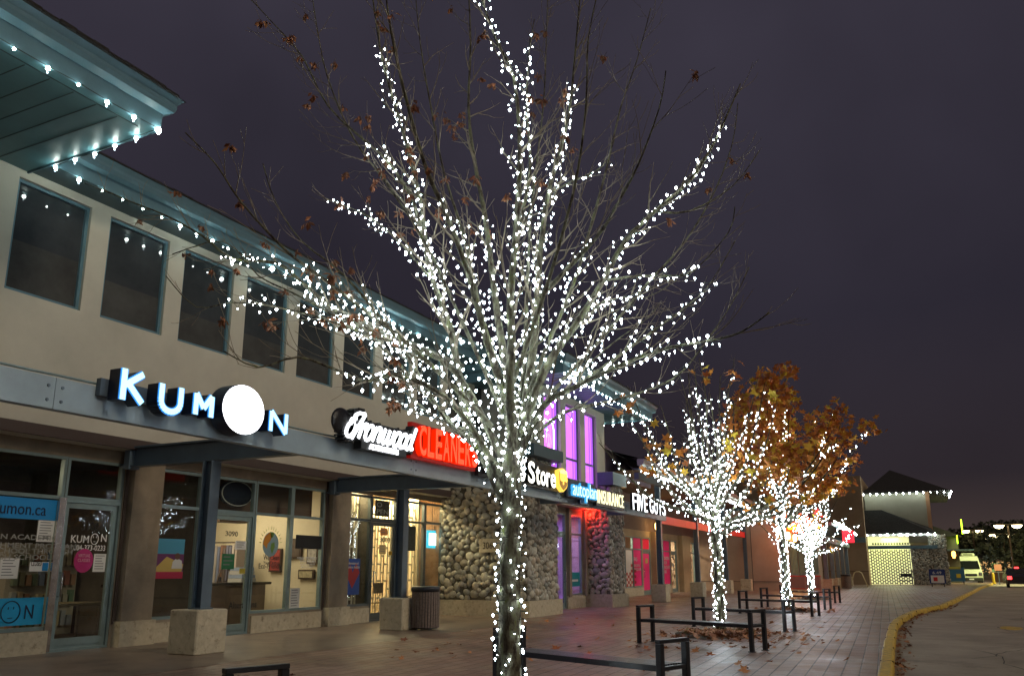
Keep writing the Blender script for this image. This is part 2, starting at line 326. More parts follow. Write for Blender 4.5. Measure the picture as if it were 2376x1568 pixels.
# concrete base courses and pilasters
for a,b in ((-4,9.46),(11.55,12.58),(14.22,16.6),(17.6,18.58),(19.9,22.3)): obj('base_course',B(a,b,YL-.05,YL+.02,0,.37),CONC,bld)
for a,b in ((10.78,11.46),(16.72,17.46)):
    m=MB(); m.box(a,b,YL-.16,YL-.002,.45,3.54); o=obj('pilaster',m,STUL,bld); obj('pilaster_base',B(a-.05,b+.05,YL-.22,YL-.002,0,.449),CONC,o)
for a in (10.70,16.64): obj('downpipe_strip',B(a,a+.06,YL-.03,YL-.001,.4,3.54),mat('brown_strip',(.07,.05,.04),.6),bld)
m=MB(); m.box(-4,XE,YU-.06,YU-.001,3.56,3.75); obj('wall_shade_strip',m,mat('shade_strip',(.06,.04,.035),.6),bld)  # dark strip standing in for shade on the wall behind the beam
# storefront glazing
for a,b,tr in ((4.3,6.0,2.6),(6.0,7.75,2.6),(7.75,9.5,2.6),(11.5,12.62,2.6),(14.18,15.42,2.6),(15.42,16.62,2.6),(17.55,18.62,2.66),(19.85,21.36,2.72),(21.36,22.4,2.74)):
    window(bld,a,b,.42 if a>9 else .38,3.33,YL+.01,ALU if a<17 else ALUD,tr=tr)
for a,b,h in ((9.5,10.68,2.58),(12.62,14.18,2.56),(18.62,19.85,2.68)):
    door(bld,a,b,0,h,YL+.01,ALU if a<17 else ALUD); window(bld,a,b,h+.002,3.33,YL+.01,ALU if a<17 else ALUD)
room(bld,-4,12.58,YL+.13,18,3.6,INTD,WOOD,INTD)
room(bld,12.66,17.1,YL+.13,18.5,3.6,CREAM,WOOD,mat('ceiling_brown',(.18,.13,.09),.8))
room(bld,18.64,22.45,YL+.13,18,3.6,mat('interior_warm',(.28,.16,.09),.8,var=.4,vscale=2),mat('pale_floor',(.5,.42,.3),.5),CREAM)
area((14.6,15.6,3.5),(0,0,-1),3,1.6,210,(1,.84,.60)); obj('bulkhead',B(12.7,16.7,YL+.5,YL+.56,2.62,3.58),STUB,bld)
area((7.2,15.5,3.4),(0,0,-1),2,1,110,(1,.78,.52)); area((19.9,13.95,3.5),(0,.12,-1),4.0,.4,420,(1,.80,.46)); area((21.6,15,3.3),(0,0,-1),.8,.8,300,(1,.82,.5))
# main eave and roof
def eave(root,x0,x1,yo,yw,z,h1=.22,h2=.25,end0=False,end1=False,mt=TRIM,md=TRIMD,rm=ROOF,roof=4):
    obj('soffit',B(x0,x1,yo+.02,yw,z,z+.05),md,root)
    obj('fascia',B(x0,x1,yo-.02,yo+.019,z-.02,z+h1),mt,root)
    m=MB(); m.prism_x=None
    pr=[(yo-.02,z+h1),(yo-.14,z+h1+.03),(yo-.17,z+h1+.10),(yo-.16,z+h1+.16),(yo-.20,z+h1+h2),(yo+.1,z+h1+h2),(yo+.1,z+h1)]
    n=len(pr); m.add([(x0,*p) for p in pr]+[(x1,*p) for p in pr],[tuple(range(n)),tuple(range(2*n-1,n-1,-1))]+[(i,i+n,(i+1)%n+n,(i+1)%n) for i in range(n)]); obj('gutter',m,mt,root)
    m=MB(); zt=z+h1+h2; k=12
    for i in range(int((x1-x0)/.25)):
        a=x0+i*.25; m.box(a,a+.245,yo-.22,yo+.3,zt,zt+R.uniform(.025,.045))
    m.quad((x0,yo-.1,zt+.01),(x1,yo-.1,zt+.01),(x1,yo+roof,zt+roof*.3),(x0,yo+roof,zt+roof*.3)); obj('roof',m,rm,root)
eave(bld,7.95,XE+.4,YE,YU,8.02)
# ---------------- towers ----------------
def tower(root,x0,x1,yf,z,xe0,xe1,ye,mt=STUC,rise=2.2):
    h1,h2=.26,.27
    m=MB(); m.box(xe0,xe1,ye,YU+.3,z,z+.05); obj('soffit',m,mat('teal_soffit',(.085,.20,.235),.45,var=.1,vscale=2),root)
    m=MB()
    xx_=xe0+.35
    while xx_<xe1-.2: m.box(xx_,xx_+.014,ye+.25,YU,z-.006,z-.001); xx_+=.36
    m.box(xe0+.2,xe1-.2,ye+.2,ye+.215,z-.006,z-.001)
    obj('soffit_seams',m,mat('seam_dark',(.03,.05,.055),.7),root)  # dark joint lines between the soffit panels
    m=MB(); m.box(xe0-.03,xe1+.03,ye-.03,ye-.001,z-.03,z+h1); m.box(xe1+.001,xe1+.03,ye,YU+.3,z-.03,z+h1); m.box(xe0-.03,xe0-.001,ye,YU+.3,z-.03,z+h1); obj('fascia',m,TRIM,root)
    m=MB(); zz=[z+h1+.001,z+h1+.05,z+h1+.12,z+h1+.18,z+h1+h2]; oo=[.05,.15,.17,.17,.24]
    vs=[]; 
    for a,b in zip(oo,zz): vs+=[(xe0-a,ye-a,b),(xe1+a,ye-a,b),(xe1+a,YU+.3,b),(xe0-a,YU+.3,b)]
    m.add(vs,[(i*4+j,i*4+(j+1)%4,i*4+4+(j+1)%4,i*4+4+j) for i in range(4) for j in range(4)]+[(3,2,1,0)]); obj('gutter',m,TRIM,root)
    zt=z+h1+h2; m=MB(); a=.26; cx=(xe0+xe1)/2
    A=(xe0-a,ye-a,zt);Bq=(xe1+a,ye-a,zt);C=(xe1+a,YU+3,zt);D=(xe0-a,YU+3,zt);E1=(cx,ye+rise*1.7,zt+rise*.62);E2=(cx,YU+3,zt+rise*.62)
    m.add([A,Bq,C,D,E1,E2],[(0,1,4),(1,2,5,4),(2,3,5),(3,0,4,5),(3,2,1,0)])
    for i in range(int((xe1-xe0+.5)/.25)): m.box(xe0-a+i*.25,xe0-a+i*.25+.24,ye-a-.03,ye-a+.2,zt-.005,zt+R.uniform(.02,.05))
    obj('roof',m,ROOF,root)
tw=thing('corner_tower','beige tower with wide teal overhanging eave at the top left corner','building',(4,11,0))
obj('wall',B(0,5.5,11.2,YU-.01,3.6,8.0),STUC,tw)
tower(tw,0,5.5,11.2,8.0,-2,7.89,9.96)
t2=thing('stone_tower','beige tower with tall purple windows above river stone corner piers','building',(27.5,11,0))
TY=11.0
W3=[]
for L_,R_ in ((1262,1300),(1312,1345),(1356,1382)):
    a=fy(L_,950,TY)[0]; b=fy(R_,950,TY)[0]; W3.append((a,b))
m=MB(); wallholes(m,XE-.1,30.8,3.55,7.5,[(a,b,4.0,7.18) for a,b in W3],TY,.25); obj('upper_wall',m,STUC,t2)
m=MB(); m.quad((30.8,TY,3.55),(30.8,TY+6,3.55),(30.8,TY+6,7.5),(30.8,TY,7.5)); m.quad((XE-.1,TY,3.55),(XE-.1,YU+.3,3.55),(XE-.1,YU+.3,7.5),(XE-.1,TY,7.5)); m.quad((XE-.1,TY,3.55),(30.8,TY,3.55),(30.8,TY+6,3.55),(XE-.1,TY+6,3.55)); obj('side_wall',m,STUC,t2)
PUR=em('purple_lit_glass',(.66,.17,1.0),1.5)
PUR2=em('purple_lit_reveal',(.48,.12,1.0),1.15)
for a,b in W3:
    m=MB(); frame(m,a,b,4.0,7.18,TY+.10,.05,.1); m.box(a+.05,b-.05,TY+.1,TY+.2,5.2,5.27); o=obj('window',m,STEEL,t2)
    obj('pane',B(a+.05,b-.05,TY+.17,TY+.18,4.05,7.13),PUR,o)
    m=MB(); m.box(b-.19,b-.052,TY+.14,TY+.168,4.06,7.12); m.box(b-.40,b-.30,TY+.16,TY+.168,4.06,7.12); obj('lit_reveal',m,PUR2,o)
tower(t2,0,30.8,TY,7.45,23.3,32.9,9.65)
m=MB(); 
for x0,x1,yf in ((21.95,24.6,10.3),(28.05,30.45,10.25)): m.box(x0+.15,x1-.1,yf+.2,TY+.3,4.4,4.85)
# stone piers
STN=mat('river_stone',(1,1,1),.45,var=.22,vscale=14,bump=.3,bscale=60,island=[(.20,.18,.14),(.40,.37,.29),(.28,.28,.25),(.50,.47,.38),(.19,.20,.18),(.42,.36,.27),(.33,.31,.25)])
MORT=mat('dark_mortar',(.12,.105,.08),.95,var=.3,vscale=20,bump=.6,bscale=50)
def cobbles(mb,o,r,n,W,H,s=.165,sub=2,dep=.07):
    o=Vector(o);r=Vector(r);n=Vector(n);up=Vector((0,0,1)); pts=[];cell={}
    for _ in range(int(W*H/(s*s)*26)):
        a,b=R.uniform(.04,W-.04),R.uniform(.04,H-.04); rr=s*R.choice([.36,.43,.5,.58,.68])
        key=(int(a/s/1.4),int(b/s/1.4)); ok=True
        for i in (-1,0,1):
            for j in (-1,0,1):
                for (c,d,q) in cell.get((key[0]+i,key[1]+j),()):
                    if (a-c)**2+(b-d)**2<(.80*(rr+q))**2: ok=False
        if ok: cell.setdefault(key,[]).append((a,b,rr)); pts.append((a,b,rr))
    for a,b,rr in pts:
        th=R.uniform(0,math.pi) if R.random()<.6 else R.uniform(-.5,.5); el=R.uniform(1.0,1.38)
        ux=r*math.cos(th)+up*math.sin(th); uy=-r*math.sin(th)+up*math.cos(th)
        M=Matrix((ux,uy,n)).transposed(); mb.ico(o+r*a+up*b,rr,(el,1.05/el+.08,dep/rr*R.uniform(.8,1.2)),M,sub,.035)
def pier(root,x0,x1,yf,yb,z0,z1,faces,s=.165,sub=2,base=True):
    o=obj('stone_pier',B(x0,x1,yf,yb,z0,z1),MORT,root); m=MB()
    if 'f' in faces: cobbles(m,(x0,yf,z0),(1,0,0),(0,-1,0),x1-x0,z1-z0,s,sub)
    if 'l' in faces: cobbles(m,(x0,yb,z0),(0,-1,0),(-1,0,0),yb-yf,z1-z0,s,sub)
    obj('cobbles',m,STN,o,True)
    if base: obj('pier_base',B(x0-.12,x1+.12,yf-.12,yb,0,z0-.002),CONC,o)
pier(t2,22.3,24.55,10.45,YU+.3,.46,4.0,'fl',.20)
pier(t2,22.9,24.5,10.6,11.1,4.002,4.75,'f',base=False)
pier(t2,29.35,31.0,10.4,11.3,.46,3.9,'fl',.20)
pier(t2,30.0,31.3,10.5,11.0,4.0,4.5,'fl',base=False)
obj('pier_cap',B(22.5,24.8,10.3,10.99,4.76,5.12),TRIMD,t2); obj('pier_cap',B(29.85,31.45,10.35,10.99,4.51,5.0),TRIMD,t2)
# tower ground-floor shop
TS=11.35
def X(px,y=TS,py=1250): return fy(px,py,y)[0]
m=MB(); h=[(26.6,X(1313),0,3.3),(X(1320),X(1350),.45,3.3),(X(1361),X(1387),.45,3.3)]
wallholes(m,24.56,30.3,0,3.545,h,TS,.12); obj('shop_wall',m,STUL,t2)
door(t2,h[0][0],h[0][1],0,2.6,TS+.01,ALU,'r'); window(t2,h[0][0],h[0][1],2.602,3.3,TS+.01)
for q in h[1:]: window(t2,q[0],q[1],q[2],q[3],TS+.01,ALU,tr=2.6)
for a,b in ((X(1314),X(1319)),(X(1351.5),X(1359))): obj('mullion_post',B(a,b,TS-.12,TS-.002,.4,3.5),STUL,t2)
obj('base_course',B(X(1313),29.2,TS-.06,TS-.002,0,.44),CONC,t2)
room(bld,17.12,18.6,YL+.13,15,3.6,INTD,WOOD,INTD)
room(t2,24.7,31.5,TS+.13,16,3.54,mat('violet_wall',(.5,.42,.6),.8),WOOD,CREAM)
area((28.5,12.9,3.4),(0,0,-1),4,1.5,260,(.66,.36,1))
g=thing('window_grille','white security bars behind the purple lit shop window','grille',(28,12,0))
m=MB()
for i in range(34):
    x=27.1+i*.115; m.box(x,x+.022,TS+.35,TS+.37,.45,2.5)
for z in (.6,1.2,1.8,2.4): m.box(27.1,31.0,TS+.37,TS+.385,z,z+.025)
obj('bars',m,WHITE,g)
for i,(a,b) in enumerate(((X(1322),X(1345)),(X(1363),X(1384)))):
    t=thing('teal_banner',('wide','narrow')[i]+' teal banner low in the '+('left','right')[i]+' purple shop window','banner',(a,TS,.75)); obj('sheet',B(a,b,TS+.02,TS+.03,.75,1.25),mat('teal_vinyl',(.01,.25,.30),.5),t)
    obj('printed_lines',B(a+.2*(b-a),b-.2*(b-a),TS+.015,TS+.019,.92,1.0),WHITE,t)
NEONR=em('red_neon',(1,.03,.01),5); NEONY=em('orange_neon',(1,.32,.02),4); NEONB=em('blue_neon',(.15,.25,1),4)
t=thing('tax_sign','small glowing red and orange neon box high in the shop window','neon sign',(X(1362),TS,2.7)); a,b=X(1363),X(1383)
obj('box',B(a,b,TS+.16,TS+.2,2.72,3.22),em('red_panel',(1,.02,.01),1.6),t); text('lettering','ING',(a+.1,TS+.155,2.82),(b-a)*.6,.28,NEONY,t)
point((29.1,11.05,3.42),26,(1,.03,.015),.06)
t=thing('led_menu_sign','tall red glowing board of text inside the purple shop window','neon sign',(X(1363),TS+.15,1.6)); a,b=X(1363.5),X(1374)
obj('panel',B(a,b,TS+.16,TS+.18,1.55,2.2),em('red_board',(1,.02,.03),.8),t)
m=MB()
for i in range(6): m.box(a+.1,b-.1,TS+.15,TS+.158,1.6+i*.1,1.65+i*.1)
obj('text_rows',m,em('red_rows',(1,.35,.3),3),t)
t=thing('neon_figure','pink and blue neon figure glowing in the left purple tower window','neon sign',(W3[0][0],TY,5)); x=fy(1281,1010,TY)[0]
m=MB(); m.tube([(x-.35,TY+.12,6.35),(x+.3,TY+.12,6.3),(x+.42,TY+.12,6.1),(x+.42,TY+.12,4.9)],.02,6); obj('outer_tube',m,em('cool_neon',(.6,.8,1),5),t)
m=MB(); m.tube([(x+.18*math.cos(a)*1.2-.02,TY+.12,5.55+.33*math.sin(a)) for a in [i*math.pi/8 for i in range(9)]],.018,6); m.tube([(x-.02,TY+.12,5.9),(x-.02,TY+.12,5.0)],.015,6); m.tube([(x+.1*math.cos(a)-.02,TY+.12,5.4+.18*math.sin(a)) for a in [i*math.pi/8 for i in range(9)]],.015,6); obj('inner_tube',m,em('pink_neon',(1,.12,.3),5),t)
m=MB(); m.tube([(x-.2,TY+.12,6.2),(x-.2,TY+.12,5.7)],.018,6); obj('blue_tube',m,NEONB,t)
# ---------------- single-storey wing ----------------
wg=thing('shop_wing','low single-storey shop wing with pink window posters and a light-strung eave','building',(40,YL,0))
holes=[]; pan=[]
def V(px): return fy(px,1300,YL)[0]
for a,b in ((1439.5,1452),(1452,1470),(1470,1490),(1525,1540),(1540,1556),(1596,1612),(1612,1630)): pan.append((V(a),V(b)))
dr=[(V(1492),V(1510)),(V(1558),V(1571))]
holes=[(a,b,.42,3.0) for a,b in pan]+[(a,b,0,3.0) for a,b in dr]
m=MB(); wallholes(m,30.8,54.4,0,3.35,holes,YL,.12); obj('lower_wall',m,mat('stucco_tan',(.36,.27,.16),.9,var=.15,vscale=1.5,bump=.3,bscale=80),wg)
m=MB(); m.quad((30.8,YL,3.35),(54.4,YL,3.35),(54.4,YL,5.2),(30.8,YL,5.2)); obj('upper_wall',m,STUB,wg)
for i,(a,b) in enumerate(pan): window(wg,a,b,.42,3.0,YL+.01,ALU,tr=2.35)
for a,b in dr: door(wg,a,b,0,2.32,YL+.01,ALU,'l'); window(wg,a,b,2.322,3.0,YL+.01,ALU)
for a,b in ((30.9,V(1490)),(V(1525),V(1556)),(V(1596),54.3)): obj('base_course',B(a,b,YL-.05,YL-.002,0,.41),CONC,wg)
for a,b in ((1511,1524),(1574,1592)):
    obj('pilaster',B(V(a),V(b),YL-.3,YL-.002,0,3.34),MC['stucco_tan'],wg)
room(wg,31,48,YL+.13,16,3.34,CREAM,WOOD,CREAM); room(wg,48.1,57,YL+.13,17,3.34,CREAM,WOOD,CREAM)
area((40,14.6,3.2),(0,0,-1),4,.8,420,(1,.85,.6)); area((52,15.2,3.2),(0,0,-1),4,.8,380,(1,.8,.55))
PINK=mat('pink_vinyl',(.85,.02,.20),.5)
def vinyl(a,b,z0,z1,mt,lab,tx=()):
    t=thing('window_poster',lab,'poster',(a,YL,z0)); obj('sheet',B(a,b,YL+.045,YL+.05,z0,z1),mt,t)
    for s,xx,zz,ww,hh in tx: text('lettering',s,(a+xx,YL+.04,zz),ww,hh,WHITE,t)
P=pan
vinyl(P[0][0]+.05,P[0][1]-.05,.5,2.9,mat('pale_blind',(.6,.56,.5),.7),'narrow white blind filling the leftmost window of the shop wing')
vinyl(P[1][0]+.05,P[1][1]-.05,.5,2.3,MC['pale_blind'],'wide white blind above red checker tiles beside the pink poster')
t=thing('checker_panel','red and white checkered tile panel low in the shop window','tiles',(P[1][0],YL,.5)); m=MB()
for i in range(6):
    for j in range(9):
        if (i+j)%2==0 and j< 8-i*.2 and not(i<3 and j>4): m.box(P[1][0]+.1+i*.27,P[1][0]+.37+i*.27,YL+.035,YL+.042,.48+j*.14,.62+j*.14)
obj('tiles',m,mat('red_tile',(.35,.02,.015),.4),t)
vinyl(P[2][0]+.05,P[2][1]-.05,.5,2.32,PINK,'large pink poster with white writing left of the shop door',(('EASIN\nINQUIR',.15,1.25,1.2,.35),('FAS',.1,1.75,.6,.2)))
vinyl(P[2][0]+.05,P[2][1]-.05,2.4,2.95,PINK,'small pink panel in the transom above the large pink poster')
vinyl(dr[0][0]+.16,dr[0][1]-.16,.25,2.15,PINK,'pink sheet covering the glass of the shop door')
vinyl(dr[0][0]+.1,dr[0][1]-.1,2.4,2.95,mat('pink_red_vinyl',(.95,.01,.08),.5),'bright red pink panel in the transom above the shop door')
paper(wg,'door_notice',dr[0][0]+.5,dr[0][0]+.95,1.65,1.9,YL+.03,mat('yellow_card',(.6,.4,.1),.6),'small yellow notice on the pink shop door','notice',3)
vinyl(P[3][0]+.05,P[3][1]-.05,.5,2.95,PINK,'narrow pink poster just right of the wall lamp pilaster')
vinyl(P[4][0]+.05,P[4][1]-.05,.5,2.95,PINK,'pink leasing poster partly behind the steel column',(('LEASING\nFOR\nINQUIRY\n000',.15,1.1,1.3,.95),))
for i,(x,z) in enumerate(((V(1563),1.2),(V(1604),1.3),(V(1622),1.1))):
    t=thing('window_display',('cluster of small signs on the narrow glass door','grey poster collage in the window past the second column','dark poster with a red dot in the last shop window')[i],'display',(x,YL,z)); m=MB()
    for k in range(16):
        a=x+R.uniform(-.35,.35); c=z+R.uniform(-.8,1.0); m.m=k%4; m.box(a-.1,a+.12,YL+.06+.002*k,YL+.061+.002*k,c-.08,c+.1)
    obj('cards',m,[WHITE,mat('rust_card',(.3,.06,.03),.6),mat('grey_card',(.25,.24,.22),.6),WOOD],t)
# eave of the wing, deep overhang carried by the columns
CY_=10.1
m=MB(); m.quad((31.2,9.75,5.18),(55.5,9.75,5.18),(55.5,YL,5.18),(31.2,YL,5.18)); obj('soffit',m,mat('soffit_brown',(.09,.055,.04),.8),wg)
eave(wg,31.2,56,9.7,9.95,5.2,.16,.25,mt=mat('grey_trim',(.26,.25,.24),.5,var=.1,vscale=3),roof=5)
m=MB(); m.add([(30.85,10.2,5.62),(34.5,10.2,5.62),(31,12,6.6),(30.85,12,6.6)],[(0,1,2,3)]); obj('roof_hip',m,ROOF,wg)
obj('entry_canopy',B(30.4,34.0,9.5,9.68,4.72,4.98),TRIMD,wg)
m=MB(); m.prism([(30.85,5.0),(37,5.0),(37,5.15),(30.85,6.2)],11.0,11.1); obj('gable_board',m,mat('plum_board',(.17,.12,.16),.7),wg)
# plain stucco block and restaurant beyond
rb=thing('restaurant_building','plain tan stucco block with a lit restaurant front and colonnade beyond','building',(60,8,0))
m=MB(); m.box(54.5,78,8.0,20,0,5.0); obj('wall',m,mat('stucco_plain',(.40,.29,.22),.9,var=.1,vscale=1,bump=.2,bscale=60),rb)
m=MB(); m.box(54.46,54.498,9.75,9.78,0,4.95); m.box(54.46,54.498,8.0,13.3,.55,.58); obj('wall_joint',m,mat('joint',(.08,.055,.04),.9),rb)
obj('coping',B(54.3,78,7.8,20,5.002,5.14),TRIMD,rb)
obj('downpipe',B(54.38,54.455,11.4,11.5,.1,4.9),STUB,rb)
obj('door_jamb',B(9.40,9.53,YL-.035,YL+.008,.02,2.6),mat('polished_jamb',(.55,.5,.46),.22,metal=.9,var=.3,vscale=5,bump=.2,bscale=6),bld)
t=obj('fire_hose_outlet',B(54.35,54.495,11.9,12.1,.12,.36),WOOD,rb)
m=MB(); m.box(55,74,4.9,8.0,4.0,4.18); obj('porch_soffit',m,TRIM,rb); m=MB(); m.add([(54.8,4.7,4.2),(74.2,4.7,4.2),(74.2,8,5.6),(54.8,8,5.6),(54.8,8,4.2)],[(0,1,2,3),(0,3,4),(4,1,0)]); obj('porch_roof',m,ROOF,rb)
obj('porch_beam',B(55.2,74,5.35,5.6,3.0,3.35),TRIMD,rb)
for i in range(5):
    x=56+i*4.1; c=obj('column',B(x-.12,x+.12,5.4,5.64,.72,3.0),STEEL,rb); obj('plinth',B(x-.3,x+.3,5.2,5.84,0,.72),CONC,c)
for i in range(4):
    a=58.5+i*4.2; m=MB(); frame(m,a,a+3.4,.9,3.1,7.94,.1,.055)
    for k in range(1,5): m.box(a+k*.68-.04,a+k*.68+.04,7.94,7.99,1.0,3.0)
    o=obj('window',m,STEEL,rb); obj('pane',B(a+.1,a+3.3,7.985,7.995,1,3.0),mat('dim_lit_glass',(.1,.09,.05),.1,emit=(.8,.6,.25),es=.16),o)
t=thing('patio_fence','low grey patio fence with a red top rail in front of the restaurant','fence',(57,6.5,0))
m=MB(); m.box(56.6,56.64,6.0,8.0,.15,.85); obj('panel',m,mat('grey_screen',(.25,.2,.19),.7),t); m=MB(); m.box(56.58,56.66,5.95,8.0,.86,.93); m.box(56.58,56.66,5.95,8.0,.08,.14); obj('rail',m,mat('red_rail',(.5,.04,.04),.5),t)
for y in (6.0,6.9,7.9): obj('post',B(56.57,56.67,y-.05,y+.05,0,.858),mat('grey_post',(.3,.24,.22),.6),t)
# tall dark wall and market building at the end
mk=thing('market_building','tall dark stucco market building with hipped tower and lit gated entrance','building',(80,2,0))
XM=80.
m=MB(); m.box(XM-1.5,XM+20,4.3,24,0,9.35); obj('tall_wall',m,mat('stucco_far',(.30,.22,.14),.9,var=.12,vscale=.7),mk)
m=MB(); m.box(XM-1.56,XM-1.502,4.3,12,1.1,1.14); m.box(XM-1.56,XM-1.502,5.9,5.94,1.1,4.0); obj('wall_joint',m,MC['joint'],mk)
obj('canopy_band',B(XM-1.7,XM-1.502,4.3,8,3.55,4.0),TRIM,mk)
m=MB(); m.box(XM,XM+9,-.85,4.2,4.3,7.8); m.box(XM,XM+9,-.85,.95,3.5,4.3); obj('tower_wall',m,mat('stucco_pale_far',(.29,.27,.21),.9,var=.1,vscale=.8),mk)
obj('tower_corner',B(XM-.06,XM+.2,-1.0,-.7,3.4,7.85),mat('brick_strip',(.32,.16,.08),.8),mk)
m=MB(); m.add([(XM-.6,4.4,7.85),(XM-.6,-2.7,7.85),(XM+14,-2.7,7.85),(XM+14,4.4,7.85),(XM+4,2.0,10.3),(XM+10,2.0,10.3)],[(0,1,4),(1,2,5,4),(2,3,5),(3,0,4,5),(3,2,1,0)]); obj('roof',m,ROOF,mk)
m=MB(); m.add([(XM-.9,4.3,4.3),(XM-.9,-1.1,4.3),(XM,-.9,4.75),(XM,2.9,6.4),(XM,4.3,6.4)],[(0,1,2,3,4)]); m.add([(XM-.9,4.3,4.3),(XM-.9,-1.1,4.3),(XM,-1.1,4.3),(XM,4.3,4.3)],[(0,1,2,3)]); obj('lower_roof',m,ROOF,mk)
obj('lit_fascia',B(XM-.85,XM-.75,-.9,4.2,4.08,4.28),mat('white_trim',(.5,.5,.5),.6),mk)
obj('entry_beam',B(XM-.5,XM-.2,-1.2,4.25,3.0,3.3),TRIMD,mk)
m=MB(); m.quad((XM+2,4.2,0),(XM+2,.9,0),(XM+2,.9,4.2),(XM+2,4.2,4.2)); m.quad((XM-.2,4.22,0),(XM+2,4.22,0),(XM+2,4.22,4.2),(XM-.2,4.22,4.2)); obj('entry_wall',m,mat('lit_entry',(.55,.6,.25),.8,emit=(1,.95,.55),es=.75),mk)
m=MB()
for i in range(14): m.box(XM+1.8,XM+1.9,1.0+i*.22,1.14+i*.22,3.42,3.6)
obj('entry_lettering',m,mat('dark_letters',(.1,.12,.05),.7),mk)
area((XM+.8,2.5,4.0),(0,0,-1),2.4,1.4,110,(.95,1,.5))
pier(mk,XM-.4,XM+1.5,-.5,.9,.0,3.0,'l',.17,1,False); pier(mk,XM-.2,XM+2,-1.9,-.52,.0,4.2,'l',.18,1,False)
g=thing('security_gate','closed folding white lattice gate across the lit market entrance','gate',(XM-.3,2.5,0))
m=MB(); y=.98
while y<4.15: m.box(XM-.32,XM-.30,y,y+.06,.05,2.95); y+=.19
obj('uprights',m,mat('gate_bars',(.10,.08,.05),.6),g); m=MB()
for k in range(11):
    for i in range(17): m.box(XM-.335,XM-.322,.98+i*.19,.98+i*.19+.19,.08+k*.26+(i%2)*.13,.17+k*.26+(i%2)*.13)
obj('lattice',m,MC['gate_bars'],g)
gl=thing('garden_centre','dark gabled shop front with green neon strip beyond the market','building',(95,-2,0))
m=MB(); m.box(92,104,-3.2,3,0,4.4); obj('wall',m,mat('far_wall_dark',(.10,.09,.06),.9),gl); m=MB(); m.add([(91.5,3,5.6),(91.5,-.8,5.6),(91.5,-3.6,4.4),(91.5,3,4.4),(104,3,5.6),(104,-.8,5.6),(104,-3.6,4.4)],[(0,1,2,3),(0,4,5,1),(1,5,6,2)]); obj('roof',m,ROOF,gl)
m=MB(); m.box(91.4,91.6,-3.72,-3.62,4.6,6.0); m.box(91.4,91.6,-3.2,-3.12,3.7,4.5); obj('green_tube',m,em('green_neon',(.5,1,.02),6),gl)
obj('awning',B(90,92,-4.4,-.5,3.0,3.15),TRIMD,gl)
# ---------------- steel canopy ----------------
cp=thing('steel_canopy','blue grey steel canopy beams on square columns with concrete plinths','canopy',(14,11,0))
YB=9.1
m=MB(); xx=[2.0,6.17,14.0,21.6,27.5,32.6]
for a,b in zip(xx,xx[1:]):
    m.box(a,b-.012,YB,YB+.02,3.24,3.62); m.box(a,b-.012,YB+.02,YB+.14,3.24,3.26); m.box(a,b-.012,YB+.02,YB+.14,3.60,3.62)
m.box(2,32.6,YB+.01,YB+.012,3.25,3.61); obj('fascia_beam',m,BEAM,cp)
m=MB()
for x in xx[1:-1]:
    for dx in (-.09,.09):
        for z in (3.34,3.51): m.lathe((x+dx,YB,z),[(0,-.012),(.018,-.012),(.022,0)],8,Matrix.Rotation(math.pi/2,3,'X')@Matrix.Scale(-1,3,(0,0,1)))
obj('bolts',m,STEEL,cp)
m=MB(); m.tube([(4.0,YB+.05,3.66),(5.9,YB+.03,3.655),(6.55,YB+.02,3.66),(32.5,YB+.05,3.66)],.016,6); obj('conduit',m,ALU,cp,True)
def column(x,y,z1,pl=.72):
    m=MB(); m.box(x-.11,x+.11,y-.11,y-.095,pl,z1); m.box(x-.11,x+.11,y+.095,y+.11,pl,z1); m.box(x-.02,x+.02,y-.0951,y+.0951,pl,z1); m.box(x-.14,x+.14,y-.14,y+.14,pl,pl+.025)
    c=obj('column',m,STEEL,cp); m=MB(); m.bbox(x-.34,x+.34,y-.30,y+.34,0,pl,.02); obj('plinth',m,CONC,c)
for x in (10.62,16.68):
    column(x,11.12,3.24); m=MB(); m.box(x-.09,x+.09,YB+.15,YL-.02,3.24,3.27); m.box(x-.09,x+.09,YB+.15,YL-.02,3.59,3.62); m.box(x-.012,x+.012,YB+.15,YL-.02,3.27,3.59)
    m.box(x-.12,x+.12,YL-.3,YL-.16,3.2,3.66); obj('cross_beam',m,STEEL,cp)
for a in (22.9,28.9): obj('cross_beam',B(a,a+.18,YB+.15,10.3,3.3,3.58),STEEL,cp)
for x in (34.95,41.5,48.2,54.2): column(x,CY_,5.16)
for a,b in ((35.07,41.38),(41.62,48.08),(48.32,54.08)): obj('tie_beam',B(a,b,CY_-.06,CY_+.06,3.28,3.62),mat('red_glow_beam',(.85,.05,.045),.45,var=.1,vscale=2),cp)  # red light falling on the tie beams is put into their base colour
# ---------------- signs ----------------
SG=mat('sign_shell_navy',(.006,.012,.035),.4)
SK=mat('sign_shell_black',(.008,.008,.01),.4)
WB=em('blue_white_face',(.50,.88,1.0),1.7); WW=em('white_face',(.93,.96,1.0),4.5); RED=em('red_face',(1,.045,.012),2.6); WR=em('warm_white_face',(1,.97,.85),3)
YS=8.78
sg=thing('channel_letter_sign','white and blue glowing KUMON letters with large oval O on the canopy beam','sign',(8,YS,3.5))
HALO=em('blue_edge',(.02,.30,1.0),1.0)
def fit(s,pa,pb,pt,pbm,name='letter',face=WB,body=SG,d=.2,y=YS,root=None,**k):
    x0,_=fy(pa,pt,y); x1,_=fy(pb,pt,y); xm=(pa+pb)/2; z1=fy(pa,pt,y)[1]; z0=fy(pa,pbm,y)[1]
    return text(name,s,(x0,y+d,z0),x1-x0,z1-z0,face,root,ext=d,body=body,**k)
